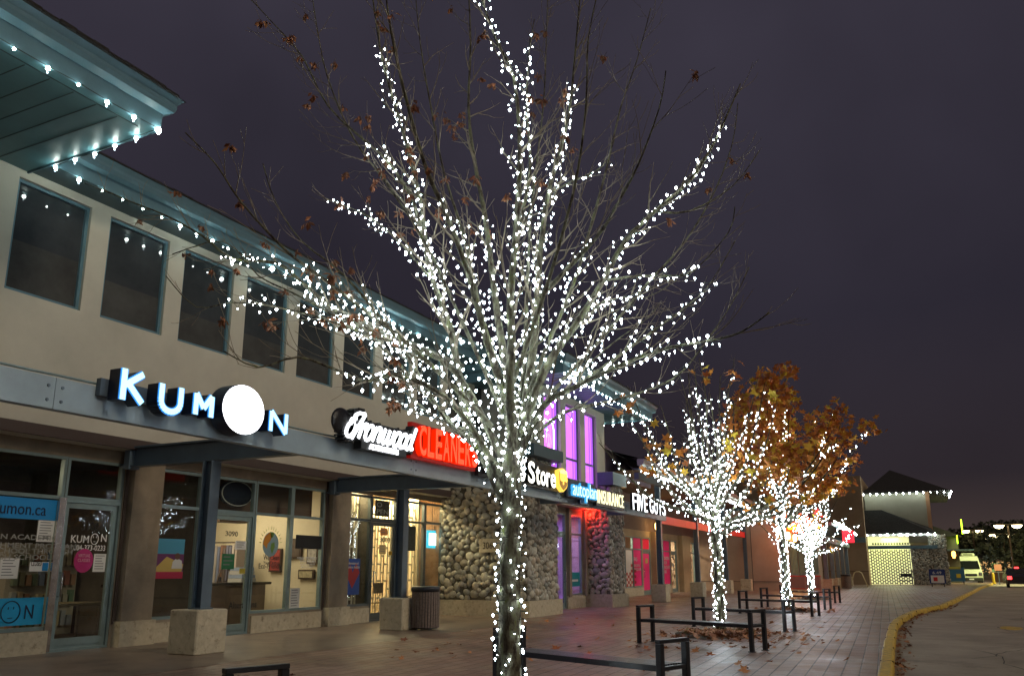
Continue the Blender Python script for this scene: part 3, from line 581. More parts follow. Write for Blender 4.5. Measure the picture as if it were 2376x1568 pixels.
def strokes(mb,segs,w,x0,z0,sx,sz,y0,y1):
    for s in segs:
        pts=[(x0+a*sx,z0+b*sz) for a,b in s]
        for (a,b),(c,d) in zip(pts,pts[1:]):
            l=math.hypot(c-a,d-b)
            if l<1e-6: continue
            nx,nz=-(d-b)/l*w/2,(c-a)/l*w/2; mb.prism([(a+nx,b+nz),(a-nx,b-nz),(c-nx,d-nz),(c+nx,d+nz)],y0,y1)
arcU=[(0,1),(0,.38)]+[(.5-.5*math.cos(t),.38-.38*math.sin(t)) for t in [i*math.pi/12 for i in range(1,12)]]+[(1,.38),(1,1)]
KUM=[('K',[[(0,1),(0,0)],[(.95,.95),(.08,.48)],[(.22,.56),(1,.0)]],(285,345,845,935)),('U',[arcU],(372,430,880,958)),('M',[[(0,0),(0,1),(.5,.36),(1,1),(1,0)]],(452,500,903,968)),('N',[[(0,0),(0,1),(1,0),(1,1)]],(627,670,946,1005))]
for nm,seg,(pa,pb,pt,pbm) in KUM:
    x0=fy(pa,pt,YS)[0]; x1=fy(pb,pt,YS)[0]; z1=fy(pa,pt,YS)[1]; z0=fy(pa,pbm,YS)[1]; wd=.088 if nm!='N' else .078
    m=MB(); strokes(m,seg,wd,x0+wd/2,z0+wd/2,x1-x0-wd,z1-z0-wd,YS+.012,YS+.22); m.m=1
    strokes(m,seg,wd*.9,x0+wd/2,z0+wd/2,x1-x0-wd,z1-z0-wd,YS-.004,YS+.0); m.m=2; strokes(m,seg,wd*1.25,x0+wd/2,z0+wd/2,x1-x0-wd,z1-z0-wd,YS+.004,YS+.011); obj('letter',m,[SG,WB,HALO],sg)
a,_=fy(512,950,YS); b,_=fy(611,950,YS); zc1=fy(565,893,YS)[1]; zc0=fy(565,1010,YS)[1]
ov=[((a+b)/2+(b-a)/2*math.cos(t),(zc0+zc1)/2+(zc1-zc0)/2*math.sin(t)) for t in [-i*2*math.pi/40 for i in range(40)]]
m=MB(); m.prism(ov,YS-.02,YS+.25); m.m=1; cxo,czo=(a+b)/2,(zc0+zc1)/2
m.prism([(cxo+(x-cxo)*.97,czo+(z-czo)*.97) for x,z in ov],YS-.03,YS-.021); obj('oval_letter',m,[SG,em('oval_face',(.95,.97,1),7)],sg)
# raceway box behind
obj('raceway',B(fy(262,900,YS)[0],fy(660,990,YS)[0],YB-.09,YB-.005,3.5,3.72),STEEL,sg)
# ironwood: script strokes on a black contour
si=thing('channel_letter_sign','glowing white script Ironwood sign with small ALTERATIONS line','sign',(12,YS,3.7))
def el(cx,cz,rx,rz,a0=0,a1=360,n=18): return [(cx+rx*math.cos(rad(a0+(a1-a0)*i/n)),cz+rz*math.sin(rad(a0+(a1-a0)*i/n))) for i in range(n+1)]
SCR=[[(-.15,.95),(-.28,.80),(-.26,.66),(-.16,.60)],[(.35,1.45),(.02,1.42),(-.16,1.2),(-.14,.98),(-.02,.92)],[(.36,1.46),(.3,.9),(.16,.2),(.1,-.1)],el(-.12,.35,.22,.38,70,400,20),[(.16,.5),(.1,.1),(-.02,-.05)],
 [(.45,0),(.45,.72)],[(.45,.5),(.58,.74),(.7,.72),(.72,.5),(.7,.4)],el(.95,.36,.19,.38),[(1.28,0),(1.28,.72)],[(1.28,.45),(1.4,.72),(1.54,.72),(1.6,.5),(1.6,.1),(1.7,0)],[(1.82,.74),(1.82,.2),(1.92,0),(2.05,.05),(2.12,.3),(2.12,.72)],[(2.12,.3),(2.2,.0),(2.34,.05),(2.42,.3),(2.42,.74)],el(2.72,.36,.19,.38),el(3.14,.36,.19,.38),el(3.54,.36,.18,.38),[(3.74,1.42),(3.72,.3),(3.8,.0),(3.92,.08)]]
xa,xb=fy(797,1000,YS)[0],fy(962,1000,YS)[0]; SK_=.18
z0=fy(815,1012,YS)[1]-.0; z1=fy(815,950,YS)[1]
sx=(xb-xa)/4.45; sz=(z1-z0)/1.6
def zm(b): return b*1.28 if b<.8 else 1.02+(b-.8)*.8
def sk(seg): return [(px_+.42+.30*zm(pz),zm(pz)+.02) for px_,pz in seg]
m=MB(); strokes(m,[sk(s) for s in SCR],.20,xa,z0,sx,sz,YS+.02,YS+.2)
m.box(xa+.55,xb-.25,YS+.021,YS+.19,z0-.17,z0+.35); m.ico((xa+.05,YS+.1,z0+.25),.24,(1.1,.35,1),None,2); obj('backing',m,SK,si)
m=MB(); strokes(m,[sk(s) for s in SCR],.058,xa,z0,sx,sz,YS-.005,YS+.019); obj('script_lettering',m,WW,si)
text('small_lettering','ALTERATIONS',(fy(858,1025,YS)[0],YS+.015,z0-.15),fy(925,1045,YS)[0]-fy(858,1025,YS)[0],.10,WW,si,ext=.02,bold=.015)
sc_=thing('channel_letter_sign','glowing red CLEANERS letters beside the white script','sign',(15,YS,3.7))
xs=[972,992,1008,1024,1046,1064,1079,1094,1110]
xa,xb=fy(971,1000,YS)[0],fy(1108,1060,YS)[0]; cw=(xb-xa)/8
za=fy(971,1055,YS)[1]; zb=fy(971,984,YS)[1]
obj('backing',B(xa-.1,xb+.08,YS+.1,YS+.2,za-.06,zb+.05),mat('sign_shell_maroon',(.12,.004,.003),.5,emit=(1,.01,.0),es=.16),sc_)
for i,ch in enumerate('CLEANERS'):
    text('letter',ch,(xa+cw*i+.02,YS+.1,za),cw*.84,zb-za,RED,sc_,ext=.12,bold=.02,body=mat('red_side',(.3,.005,.003),.4,emit=(1,.02,.0),es=.9))
su=thing('channel_letter_sign','glowing white The UPS Store letters with brown and gold shield','sign',(18,YS,3.7))
xa,xb=fy(1124,1060,YS)[0],fy(1291,1100,YS)[0]; za=fy(1124,1097,YS)[1]; zb=fy(1124,1040,YS)[1]
obj('backing',B(xa-.1,xb+.75,YS+.1,YS+.2,za-.06,zb+.05),SK,su)
n_=0; wtot=xb-xa; cells=[('T',.075),('h',.075),('e',.075),(' ',.03),('U',.095),('P',.085),('S',.085),(' ',.03),('S',.11),('t',.07),('o',.09),('r',.065),('e',.09)]
tt=sum(c[1] for c in cells); x=xa
for ch,wd in cells:
    wr=wd/tt*wtot
    if ch!=' ':
        hh={'t':.86,'o':.68,'r':.68,'e':.68}.get(ch,1.)*(zb-za); text('letter',ch,(x,YS+.1,za),wr*.88,hh,WR,su,ext=.1,bold=.02,body=SK)
    x+=wr
xs0,xs1=fy(1295,1100,YS)[0],fy(1315,1110,YS)[0]; sh=[(0,.86),(.0,.25),(.12,.12),(.5,-.06),(.88,.12),(1,.25),(1,.86),(.5,1.0)]
zs0,zs1=za-.02,zb+.04
def shp(f): return [(xs0+(xs1-xs0)*(.5+(a-.5)*f),zs0+(zs1-zs0)*(.5+(b-.5)*f)) for a,b in sh][::-1]
m=MB(); m.prism(shp(1.),YS-.02,YS+.15); obj('shield_rim',m,em('gold_face',(1,.62,.08),1.4),su); m=MB(); m.prism(shp(.86),YS-.03,YS-.021); obj('shield_field',m,em('brown_face',(.42,.20,.03),.9),su)
m=MB(); m.prism([(a,b) for a,b in [(xs0+.06,zs1-.16),(xs1-.06,zs1-.16),(xs1-.06,zs1-.08),((xs0+xs1)/2,zs1-.03),(xs0+.06,zs1-.08)]],YS-.035,YS-.031); obj('shield_top',m,em('gold_top',(1,.68,.25),2.),su)
text('letter','ups',(xs0+.09,YS-.03,zs0+.16),(xs1-xs0)*.76,.30,em('gold_text',(1,.60,.08),2.5),su,ext=.015,bold=.02)
sa=thing('channel_letter_sign','cyan outlined autoplan letters beside cream INSURANCE box sign','sign',(23,YS,3.7))
xa,xb=fy(1329,1120,YS)[0],fy(1386,1140,YS)[0]; za=fy(1329,1152,YS)[1]; zb=fy(1329,1110,YS)[1]
m=MB(); m.bbox(xa-.2,xb+.08,YS+.08,YS+.2,za-.02,zb+.02,.03); m.box(xa+.8,xa+1.5,YS+.1,YS+.19,za-.14,za); obj('backing',m,SG,sa)
text('letter','autoplan',(xa,YS+.07,za-.1),xb-xa,zb-za+.10,em('cyan_edge',(.05,.40,.8),1.2),sa,ext=.06,bold=.03); text('letter','autoplan',(xa+.03,YS+.008,za-.07),xb-xa-.06,zb-za+.02,em('pale_core',(.7,1,1),1.8),sa,ext=.006,bold=-.012)
xc,xd=fy(1391,1140,YS)[0],fy(1451,1160,YS)[0]; obj('box',B(xc-.08,xd+.08,YS+.08,YS+.2,za-.1,zb-.08),SK,sa)
text('small_lettering','INSURANCE',(xc,YS+.07,za-.02),xd-xc,.42,em('cream_face',(1,.92,.55),1.7),sa,ext=.02,bold=-.005,spacing=1.12)
sf=thing('channel_letter_sign','bright white block letters FIVE GUYS at the end of the long beam','sign',(29,YS,3.7))
xa,xb=fy(1469,1150,YS)[0],fy(1546,1170,YS)[0]; za=fy(1469,1181,YS)[1]; zb=fy(1469,1143,YS)[1]
cells=[('F',1),('I',.5),('V',1.05),('E',1),(' ',.35),('G',1.1),('U',1.1),('Y',1.05),('S',1)]; tt=sum(c[1] for c in cells); x=xa
for ch,wd in cells:
    wr=wd/tt*(xb-xa)
    if ch!=' ': text('letter',ch,(x+.02,YS+.12,za),wr*.80,zb-za,WW,sf,ext=.1,bold=.0,body=SK)
    x+=wr
# restaurant sign
rs=thing('restaurant_sign','glowing red oval sign with yellow lettering over the restaurant windows','sign',(55,7,4))
M_=Matrix.Rotation(rad(-48),4,'Z'); yq,zq=fx(1848,1213,54.2); O_=Vector((54.2,yq,0)); dz=zq-4.3
def RT(mb,o): mb.v=[tuple(M_@Vector(v)+o) for v in mb.v]; return mb
m=MB(); m.prism([(1.0*math.cos(-t),zq+.60*math.sin(-t)) for t in [i*math.pi/12 for i in range(24)]],-.12,.12); obj('oval_panel',RT(m,O_),em('red_oval',(1,.03,.0),5),rs)
r_=M_@Vector((1,0,0)); n_=M_@Vector((0,-1,0)); r_=Vector(r_); n_=Vector(n_)
text('lettering','SWISS',O_+r_*-.55+n_*.12+Vector((0,0,zq+.06)),1.1,.38,em('yellow_face',(1,.55,.03),4),rs,r=r_,n=n_,ext=.02,bold=.03); text('lettering','CHALET',O_+r_*-.75+n_*.12+Vector((0,0,zq-.42)),1.5,.38,MC['yellow_face'],rs,r=r_,n=n_,ext=.02,bold=.03)
obj('bracket',B(54.3,54.5,yq-.1,yq+.8,zq-.2,zq+.1),STEEL,rs)
point((53.2,yq-1.2,zq),130,(1,.05,.02),.5,'sign_glow')
rs2=thing('flame_sign','narrow glowing yellow flame sign with red edge over the colonnade','sign',(57,6,4)); O2=Vector((55.3,fx(1899,1215,55.3)[0],-.1))
m=MB(); m.prism([(-.3,3.9),(.3,3.9),(.42,4.4),(.15,5.0),(-.1,5.25),(-.35,4.5)],-.06,.06); obj('panel',RT(m,O2),em('red_flame',(1,.02,.02),1.8),rs2); m=MB(); m.prism([(-.15,4.0),(.12,4.0),(.2,4.4),(0,5.0),(-.2,4.5)],-.1,-.065); obj('flame',RT(m,O2),em('flame_yellow',(1,.5,.05),3.5),rs2)
rs3=thing('end_sign','small glowing red box sign at the far end of the colonnade','sign',(64,4.7,3)); obj('box',B(63.5,63.7,4.25,5.0,3.15,4.0),em('red_end',(1,.01,.03),2),rs3); obj('bracket',B(63.7,64.2,4.55,4.65,3.5,3.6),STEEL,rs3)
# ---------------- wall lamps ----------------
def wlamp(x,y,z,lab,power=34,n=(0,-1)):
    t=thing('wall_lamp',lab,'lamp',(x,y,z),'amber wall lamps under the canopies')
    m=MB(); m.lathe((x,y-.16,z),[(.01,.26),(.09,.24),(.13,.12),(.13,-.10),(.09,-.22),(.01,-.24)],14); obj('globe',m,em('amber_globe',(1,.60,.20),14),t,True)
    m=MB(); m.box(x-.05,x+.05,y-.03,y-.001,z-.1,z+.3); m.bar((x,y-.02,z+.28),(x,y-.17,z+.28),.03); obj('bracket',m,WOOD,t)
    point((x,y-.42,z-.02),power,(1,.55,.20),.12)
x,z=fy(1435,1205,13.0); obj('pilaster',B(31.2,32.6,12.2,12.9,0,3.3),MC['stucco_tan'],wg)
x,z=fy(1435,1205,12.1); wlamp(x,12.19,z,'amber wall lamp beside the right stone pier')
x,z=fy(1519,1221,YL-.3); wlamp(x,YL-.3,z,'amber wall lamp on the pilaster between pink posters')
wlamp(fy(1664,1240,YL)[0]-3.5,YL,2.9,'amber wall lamp partly hidden behind the second lit tree',35)
for i,(px,py) in enumerate(((1799,1237),(1822,1243),(1838,1248))):
    x,z=fy(px,py,7.95); wlamp(x,7.93,z,('leftmost','middle','rightmost')[i]+' of three amber lamps over the restaurant windows',40)
t=thing('wall_lamp','orange wall lantern at the far stone corner beside the white van','lamp',(88,-2.6,2.6)); m=MB(); m.lathe((88,-2.6,2.55),[(.01,.4),(.16,.3),(.18,0),(.1,-.25),(.01,-.28)],10); obj('globe',m,em('orange_globe',(1,.35,.06),10),t,True); obj('bracket',B(88.0,88.3,-2.4,-2.2,2.5,2.6),WOOD,t)
exec_after=[]
# ---------------- light strings ----------------
BULB=MB(); BULB.add(*[OCT[0],OCT[1]])
def bulbv(mb,p,r):
    k=R.choice((.45,.6,.75,.9,1.,1.35)); vs,fs=ICO[0]; rr=r*k; mb.m=0; mb.add([(p[0]+a*rr,p[1]+b*rr,p[2]+c*rr*1.1) for a,b,c in vs],fs)
    if k>.6: q=r*.42; mb.m=1; mb.add([(p[0]+R.uniform(-.3,.3)*r+a*q,p[1]+b*q,p[2]-r*1.9+c*q) for a,b,c in OCT[0]],OCT[1])
def lights(name,label,pts,wire,r,m=LED,cap=100,group=None,cat='string lights'):
    root=obj(name,wire,WIRE,label=label,cat=cat,group=group); ms=[]
    for _ in range(6):
        b=MB(); bulbv(b,(0,0,0),r); me=bpy.data.meshes.new('bulb'); me.from_pydata(b.v,[],b.f); me.materials.append(m); me.materials.append(LED2); me.polygons.foreach_set('material_index',b.mi); ms.append(me)
    pts=sorted(pts,key=lambda p:(Vector(p)-Vector((0,0,EYE))).length)
    for p in pts[:cap]:
        o=bpy.data.objects.new('bulb',R.choice(ms)); sc.collection.objects.link(o); o.location=p; o.parent=root
    if pts[cap:]:
        mb=MB()
        for p in pts[cap:]: bulbv(mb,p,r)
        obj('bulbs',mb,[m,LED2],root,kind='stuff')
    return root
def row(a,b,step,sag=.03,jit=.012):
    a=Vector(a);b=Vector(b);n=max(2,int((b-a).length/step)); return [a.lerp(b,i/n)+Vector((R.uniform(-jit,jit),R.uniform(-jit,jit),-sag+R.uniform(-jit,jit))) for i in range(n+1)]
def eavel(label,segs,step,r,cap=100):
    pts=[];wb=MB()
    for s in segs:
        for a,b in zip(s,s[1:]):
            p=row(a,b,step); pts+=p; wb.tube([q+Vector((0,0,.03)) for q in p],.006,4)
    lights('eave_lights',label,pts,wb,r,LEDW,cap,'white bulbs strung along the eaves')
eavel('white bulbs along the teal eave of the top left tower',[[(1.5,9.9,7.97),(7.86,9.9,7.97),(7.92,12.4,7.97)]],.44,.034)
eavel('white bulbs along the long eave above the upper windows',[[(7.98,12.46,7.965),(24.9,12.46,7.965)]],.43,.036)
eavel('white bulbs along the eave of the purple windowed tower',[[(23.3,9.60,7.39),(32.9,9.60,7.39),(32.93,13.1,7.39)]],.42,.038)
eavel('white bulbs along the low eave above the FIVE GUYS sign',[[(31.3,9.64,5.15),(56,9.64,5.15)]],.42,.042)
eavel('white bulbs along the curved colonnade eave of the restaurant',[[(54.9,4.72,4.25),(64,4.72,4.22),(74.2,4.72,4.1)]],.42,.05)
eavel('white bulbs along the upper eave of the market tower',[[(XM-.62,4.2,7.78),(XM-.62,-2.7,7.78),(XM+6,-2.7,7.78)]],.5,.06)
eavel('white bulbs along the lower eave of the market entrance',[[(XM-.92,4.2,4.24),(XM-.92,-1.1,4.24),(XM+2,-1.15,4.24)]],.5,.06)
# ---------------- trees ----------------
BARK=mat('mossy_bark',(1,1,1),.9,bump=1,bscale=35,spec=.2)
def barkmat():
    m=BARK; n=m.node_tree.nodes; l=m.node_tree.links; b=n['Principled BSDF']; g=n.new('ShaderNodeNewGeometry')
    nz=n.new('ShaderNodeTexNoise'); nz.inputs['Scale'].default_value=9; nz.inputs['Detail'].default_value=8; nz.inputs['Roughness'].default_value=.75; mp=n.new('ShaderNodeMapping'); mp.inputs['Scale'].default_value=(1.6,1.6,.6); l.new(g.outputs['Position'],mp.inputs[0]); l.new(mp.outputs[0],nz.inputs[0])
    cr=n.new('ShaderNodeValToRGB'); e=cr.color_ramp.elements; e[0].position=.40; e[0].color=(.03,.022,.015,1); e[1].position=.66; e[1].color=(.10,.12,.018,1); q=e.new(.47); q.color=(.085,.075,.05,1); q=e.new(.56); q.color=(.15,.15,.10,1)
    l.new(nz.outputs[0],cr.inputs[0]); l.new(cr.outputs[0],b.inputs['Base Color'])
barkmat()
TWIG=mat('twig_bark',(.21,.175,.12),.85,var=.4,vscale=8)
SEED=mat('dead_leaves',(1,1,1),.8,island=[(.16,.05,.02),(.30,.11,.04),(.10,.04,.02),(.38,.17,.07)])
LEAF=mat('autumn_leaves',(1,1,1),.7,island=[(.36,.11,.013),(.54,.19,.02),(.32,.08,.012),(.72,.32,.04),(.52,.17,.02),(.75,.58,.04),(.42,.11,.012)])
def smooth(pts,k=3):
    out=[]; n=len(pts)
    for i in range(n-1):
        p0,p1,p2,p3=pts[max(i-1,0)],pts[i],pts[i+1],pts[min(i+2,n-1)]
        for j in range(k):
            t=j/k; out.append(.5*((2*p1)+(p2-p0)*t+(2*p0-5*p1+4*p2-p3)*t*t+(3*p1-p0-3*p2+p3)*t**3))
    out.append(pts[-1]); return out
def rv(s=1): return Vector((R.gauss(0,s),R.gauss(0,s),R.gauss(0,s)))
def grow(p,d,L,r,seg=6,curl=.12,up=.10):
    pts=[Vector(p)];d=Vector(d).normalized()
    for i in range(seg):
        d=(d+rv(curl)*.6+Vector((0,0,up))).normalized(); pts.append(pts[-1]+d*L/seg)
    return pts
def walk(pts):
    ls=[0]
    for a,b in zip(pts,pts[1:]): ls.append(ls[-1]+(b-a).length)
    return ls
def at(pts,ls,s):
    for i in range(len(pts)-1):
        if ls[i+1]>=s:
            t=(s-ls[i])/max(1e-6,ls[i+1]-ls[i]); return pts[i].lerp(pts[i+1],t),(pts[i+1]-pts[i]).normalized(),i+t
    return pts[-1].copy(),(pts[-1]-pts[-2]).normalized(),len(pts)-1
def twigs(mb,pts,ls,r0,centre,s0=.2,step=.22,L=1.0,depth=2,ends=None,lit=None):
    s=ls[-1]*s0
    while s<ls[-1]*.98:
        p,d,_=at(pts,ls,s); out=Vector((p.x-centre.x,p.y-centre.y,0)); out=out.normalized() if out.length>.01 else Vector((1,0,0))
        side=d.cross(rv()).normalized(); dd=(d*1.0+side*R.uniform(.5,1.0)+out*.15).normalized(); f=1-s/ls[-1]
        l=L*(.35+.75*f)*R.uniform(.5,1.25); t=grow(p,dd,l,0,5,.16,.09); rr=r0*(.42*f+.22)
        mb.tube(t,[max(.0022,rr*(1-i/5.6)) for i in range(6)],4,False)
        if lit is not None: lit.append(t)
        tl=walk(t)
        if depth>1: twigs(mb,t,tl,rr,centre,.25,step*.95,L*.42,depth-1,ends)
        if ends is not None: ends.append((t[-1],t[-1]-t[-2]))
        s+=step*R.uniform(.6,1.4)
def cluster(mb,p,d,n=9,s=.055):
    p=Vector(p)
    for _ in range(n):
        a=(Vector((0,0,-1))+rv(.55)).normalized(); b=a.cross(rv()).normalized(); c=p+rv(.015); l=s*R.uniform(.7,1.5); w=l*.22; nn=a.cross(b)
        mb.add([c,c+a*l*.55+b*w,c+a*l+nn*l*.15,c+a*l*.55-b*w],[(0,1,2,3)])
def wrap(pts,ls,s0,s1,step,rad_,jit,out,wb,turn=2.6):
    s=s0;a=R.uniform(0,6);wp=[]
    while s<s1:
        p,d,k=at(pts,ls,s); u=d.orthogonal().normalized(); v=d.cross(u); rr=rad_(k)+.012
        q=p+(u*math.cos(a)+v*math.sin(a))*(rr+R.uniform(0,jit)); out.append(q+Vector((0,0,-.015))); wp.append(q); a+=turn*R.uniform(.6,1.4); s+=step*R.uniform(.6,1.4)
    if len(wp)>2: wb.tube(wp,.004,3,False)
# main tree, limbs surveyed from the photograph with their own depth
T1=(7.8,3.83); D0=8.69
tr=thing('bare_maple_tree','tall nearly bare maple wound with hundreds of white lights in the foreground','tree',(*T1,0))
limbs=[ # points (X,Y), depth drift, start radius, lit fraction
 ([(1168,1150),(1130,1070),(1088,1000),(1075,930),(1062,860),(1045,760),(1015,680),(992,600),(978,480),(942,330),(912,230),(885,130),(860,-40)],.9,.085,.86),
 ([(1186,1120),(1188,1000),(1182,900),(1187,800),(1184,700),(1192,600),(1203,450),(1206,330),(1192,180),(1150,90),(1108,-30)],-.35,.085,1.),
 ([(1190,1080),(1222,920),(1238,800),(1246,700),(1252,600),(1272,450),(1300,350),(1322,250),(1335,120),(1350,-60)],.8,.075,.74),
 ([(1186,930),(1165,800),(1150,700),(1125,500),(1102,380),(1087,250),(1092,100),(1085,-60)],1.2,.065,.36),
 ([(1182,950),(1130,790),(1092,650),(1045,520),(985,380),(935,200),(905,60),(890,-60)],-.7,.06,.5),
 ([(1195,1050),(1250,890),(1290,815),(1345,740),(1400,650),(1450,560),(1520,490),(1600,420),(1655,335),(1690,260),(1718,195)],.2,.068,.88),
 ([(1192,1090),(1258,945),(1330,900),(1400,865),(1480,830),(1560,805),(1650,790),(1720,770),(1785,725)],-.9,.05,.84),
 ([(1340,895),(1450,815),(1540,750),(1600,705),(1650,655),(1705,560)],.7,.026,.8),
 ([(1165,1110),(1075,965),(1000,900),(920,868),(850,885),(780,858),(690,828),(600,852),(520,815)],-.8,.045,.68),
 ([(1165,1060),(1060,865),(960,805),(850,765),(780,722),(700,655),(640,610),(540,600),(470,548),(395,505),(310,470),(195,425)],.8,.05,.66),
 ([(960,805),(870,782),(760,742),(640,712),(540,702),(455,712),(385,640)],-.3,.024,.75),
 ([(1140,990),(1040,885),(930,785),(820,700),(720,625),(660,578),(560,470),(500,380),(430,308)],-1.1,.04,.62),
 ([(1010,660),(930,565),(860,505),(800,478),(750,458)],.6,.022,.95),
 ([(998,610),(960,470),(900,375),(850,330),(760,245),(700,130),(620,40),(565,-20)],-.7,.032,.42),
 ([(1252,690),(1340,600),(1400,530),(1440,460),(1482,380),(1530,250),(1545,165)],-1.0,.036,.25),
 ([(1392,655),(1490,640),(1560,640),(1610,628),(1690,540),(1705,480)],-.5,.022,.6),
 ([(1510,498),(1600,490),(1700,432),(1762,350)],.4,.02,.0),
 ([(1295,810),(1400,700),(1500,690),(1570,650)],.3,.02,.6),
 ([(1262,455),(1330,420),(1400,385),(1425,325)],-.5,.022,.8),
 ([(1212,560),(1230,400),(1222,250),(1228,120),(1240,45)],.5,.03,.9),
 ([(1180,860),(1280,770),(1350,720),(1380,700)],.5,.02,.0),
 ([(1085,1000),(1000,960),(930,900),(880,870),(830,888)],.9,.02,.9),
 ([(1275,870),(1360,850),(1430,790),(1500,740),(1530,705)],1.1,.02,.4),
 ([(1178,960),(1140,820),(1110,700),(1080,560),(1030,400),(1000,250),(975,100),(960,-60)],.4,.038,.4),
 ([(1188,1000),(1215,860),(1222,700),(1230,520),(1245,380),(1262,230),(1268,80),(1272,-60)],1.3,.038,.45),
 ([(1180,990),(1120,850),(1060,720),(985,560),(900,430),(820,320),(760,180),(735,60),(720,-40)],.9,.034,.35),
 ([(1195,1000),(1262,820),(1330,660),(1372,520),(1410,380),(1440,250),(1478,140),(1510,20)],.7,.036,.4),
 ([(1192,1040),(1290,900),(1400,780),(1500,660),(1590,560),(1660,440),(1700,330),(1712,240)],1.0,.034,.45),
 ([(1192,1060),(1300,960),(1420,930),(1560,880),(1640,790),(1700,700),(1738,620)],.4,.028,.6),
 ([(1168,1080),(1040,980),(930,800),(800,640),(700,560),(640,470),(610,380)],-.2,.030,.55),
 ([(1185,900),(1250,720),(1300,560),(1340,400),(1360,240),(1365,90),(1395,-50)],-.8,.036,.0),
 ([(1165,1090),(1010,940),(880,800),(700,690),(600,640),(520,560),(400,590)],.5,.028,.6),
]
trunk=MB(); limb=MB(); tw_=MB(); bul=[]; wireb=MB(); seeds=MB(); ends=[]; cen=Vector((*T1,0))
tp=[(1180,1690),(1181,1560),(1182,1450),(1184,1300),(1186,1180),(1186,1100),(1188,1040)]
tpts=smooth([U(x,y,D0) for x,y in tp]); tpts=[Vector((T1[0],T1[1],-.02))]+[p for p in tpts if p.z>.1]; n=len(tpts); tl=walk(tpts)
trad=[.16]+[.122-.030*(i/(n-2)) for i in range(n-1)]
def trunkmesh(mb,pts,rs,n=20):
    k=len(mb.v); mb.tube(pts,rs,n,True)
    for i in range(k,len(mb.v)):
        x,y,z=mb.v[i]; a=math.sin(z*9+x*40)*.006+R.uniform(-.003,.003); mb.v[i]=(x+a,y-a,z)
trunkmesh(trunk,tpts,trad)
tfw=Vector((math.cos(AZ),math.sin(AZ),0))
for i,(pp,dr_,r0,lf) in enumerate(limbs):
    n=len(pp); st=0
    pts=[U(x,y,D0+ (dr_*((j/(n-1))**1.1)*1.7)) for j,(x,y) in enumerate(pp)]
    if pp[0][1]<1000 and i in (7,10,12,13,15,16,17,18,19,21,22):   # secondary limbs begin on their parent limb
        par={7:6,10:9,12:0,13:0,15:5,16:5,17:5,18:2,19:1,21:8,22:6}[i]; q=min(LP[par],key=lambda v:(U(pp[0][0],pp[0][1],(v-Vector((0,0,0))).dot(tfw))-v).length); dq=q.dot(tfw)
        pts=[U(x,y,dq+dr_*1.2*(j/(n-1))) for j,(x,y) in enumerate(pp)]; pts[0]=q.copy()
    sm=smooth(pts,3); ls=walk(sm); N_=len(sm); rs=[max(.006,r0*.86*(1-.88*(k/(N_-1))**.75)) for k in range(N_)]
    LP=globals().get('LP',{}); LP[i]=sm; globals()['LP']=LP
    limb.tube(sm,rs,10 if r0>.04 else 7)
    lt=[]; twigs(tw_,sm,ls,r0*.5,cen,.24,.25,1.15 if r0>.03 else .8,2,ends,lt)
    if lf>0:
        wrap(sm,ls,.05,ls[-1]*lf,.040 if r0>.03 else .052,lambda k,rs=rs:rs[min(int(k),len(rs)-1)],.075,bul,wireb)
        for t in lt:
            q=walk(t)
            if R.random()<.5*lf and (t[0]-sm[0]).length<ls[-1]*lf*.85: wrap(t,q,.02,q[-1]*.55,.10,lambda k:.004,.02,bul,wireb)
wrap(tpts,tl,.25,tl[-1],.021,lambda k:trad[min(int(k),len(trad)-1)]+.005,.05,bul,wireb,2.2)
R.shuffle(ends)
cnt=0
for p,d in ends:
    # dead seed bunches hang mostly on the upper and left side of the crown
    left=(Vector((p.x,p.y,0)).dot(Vector((-math.sin(AZ),math.cos(AZ),0))))
    if (p.z>5.4 or left>1.0) and R.random()<(.17 if left>-.3 else .05) and cnt<150: cluster(seeds,p,d,R.randint(8,18),.068); cnt+=1
obj('trunk',trunk,BARK,tr,True); obj('limbs',limb,BARK,tr,True); obj('twigs',tw_,TWIG,tr); obj('dead_leaf_bunches',seeds,SEED,tr)
lights('tree_lights','white bulbs wound round the trunk and limbs of the large foreground tree',bul,wireb,.0108,LED,100,'lights wound around the trees')
print('bulbs',len(bul),'twig faces',len(tw_.f))
def leafshape(mb,c,nrm,s,rot):
    nrm=Vector(nrm).normalized(); u=nrm.orthogonal().normalized(); u=(Matrix.Rotation(rot,3,nrm)@u); v=nrm.cross(u)
    sh=[(0,-.5),(.12,-.15),(.45,-.25),(.32,0),(.5,.25),(.2,.2),(.0,.55),(-.2,.2),(-.5,.25),(-.32,0),(-.45,-.25),(-.12,-.15)]
    mb.add([c+u*a*s+v*b*s+nrm*(abs(a)*.25*s+R.uniform(-.04,.04)*s) for a,b in sh],[tuple(range(12))])
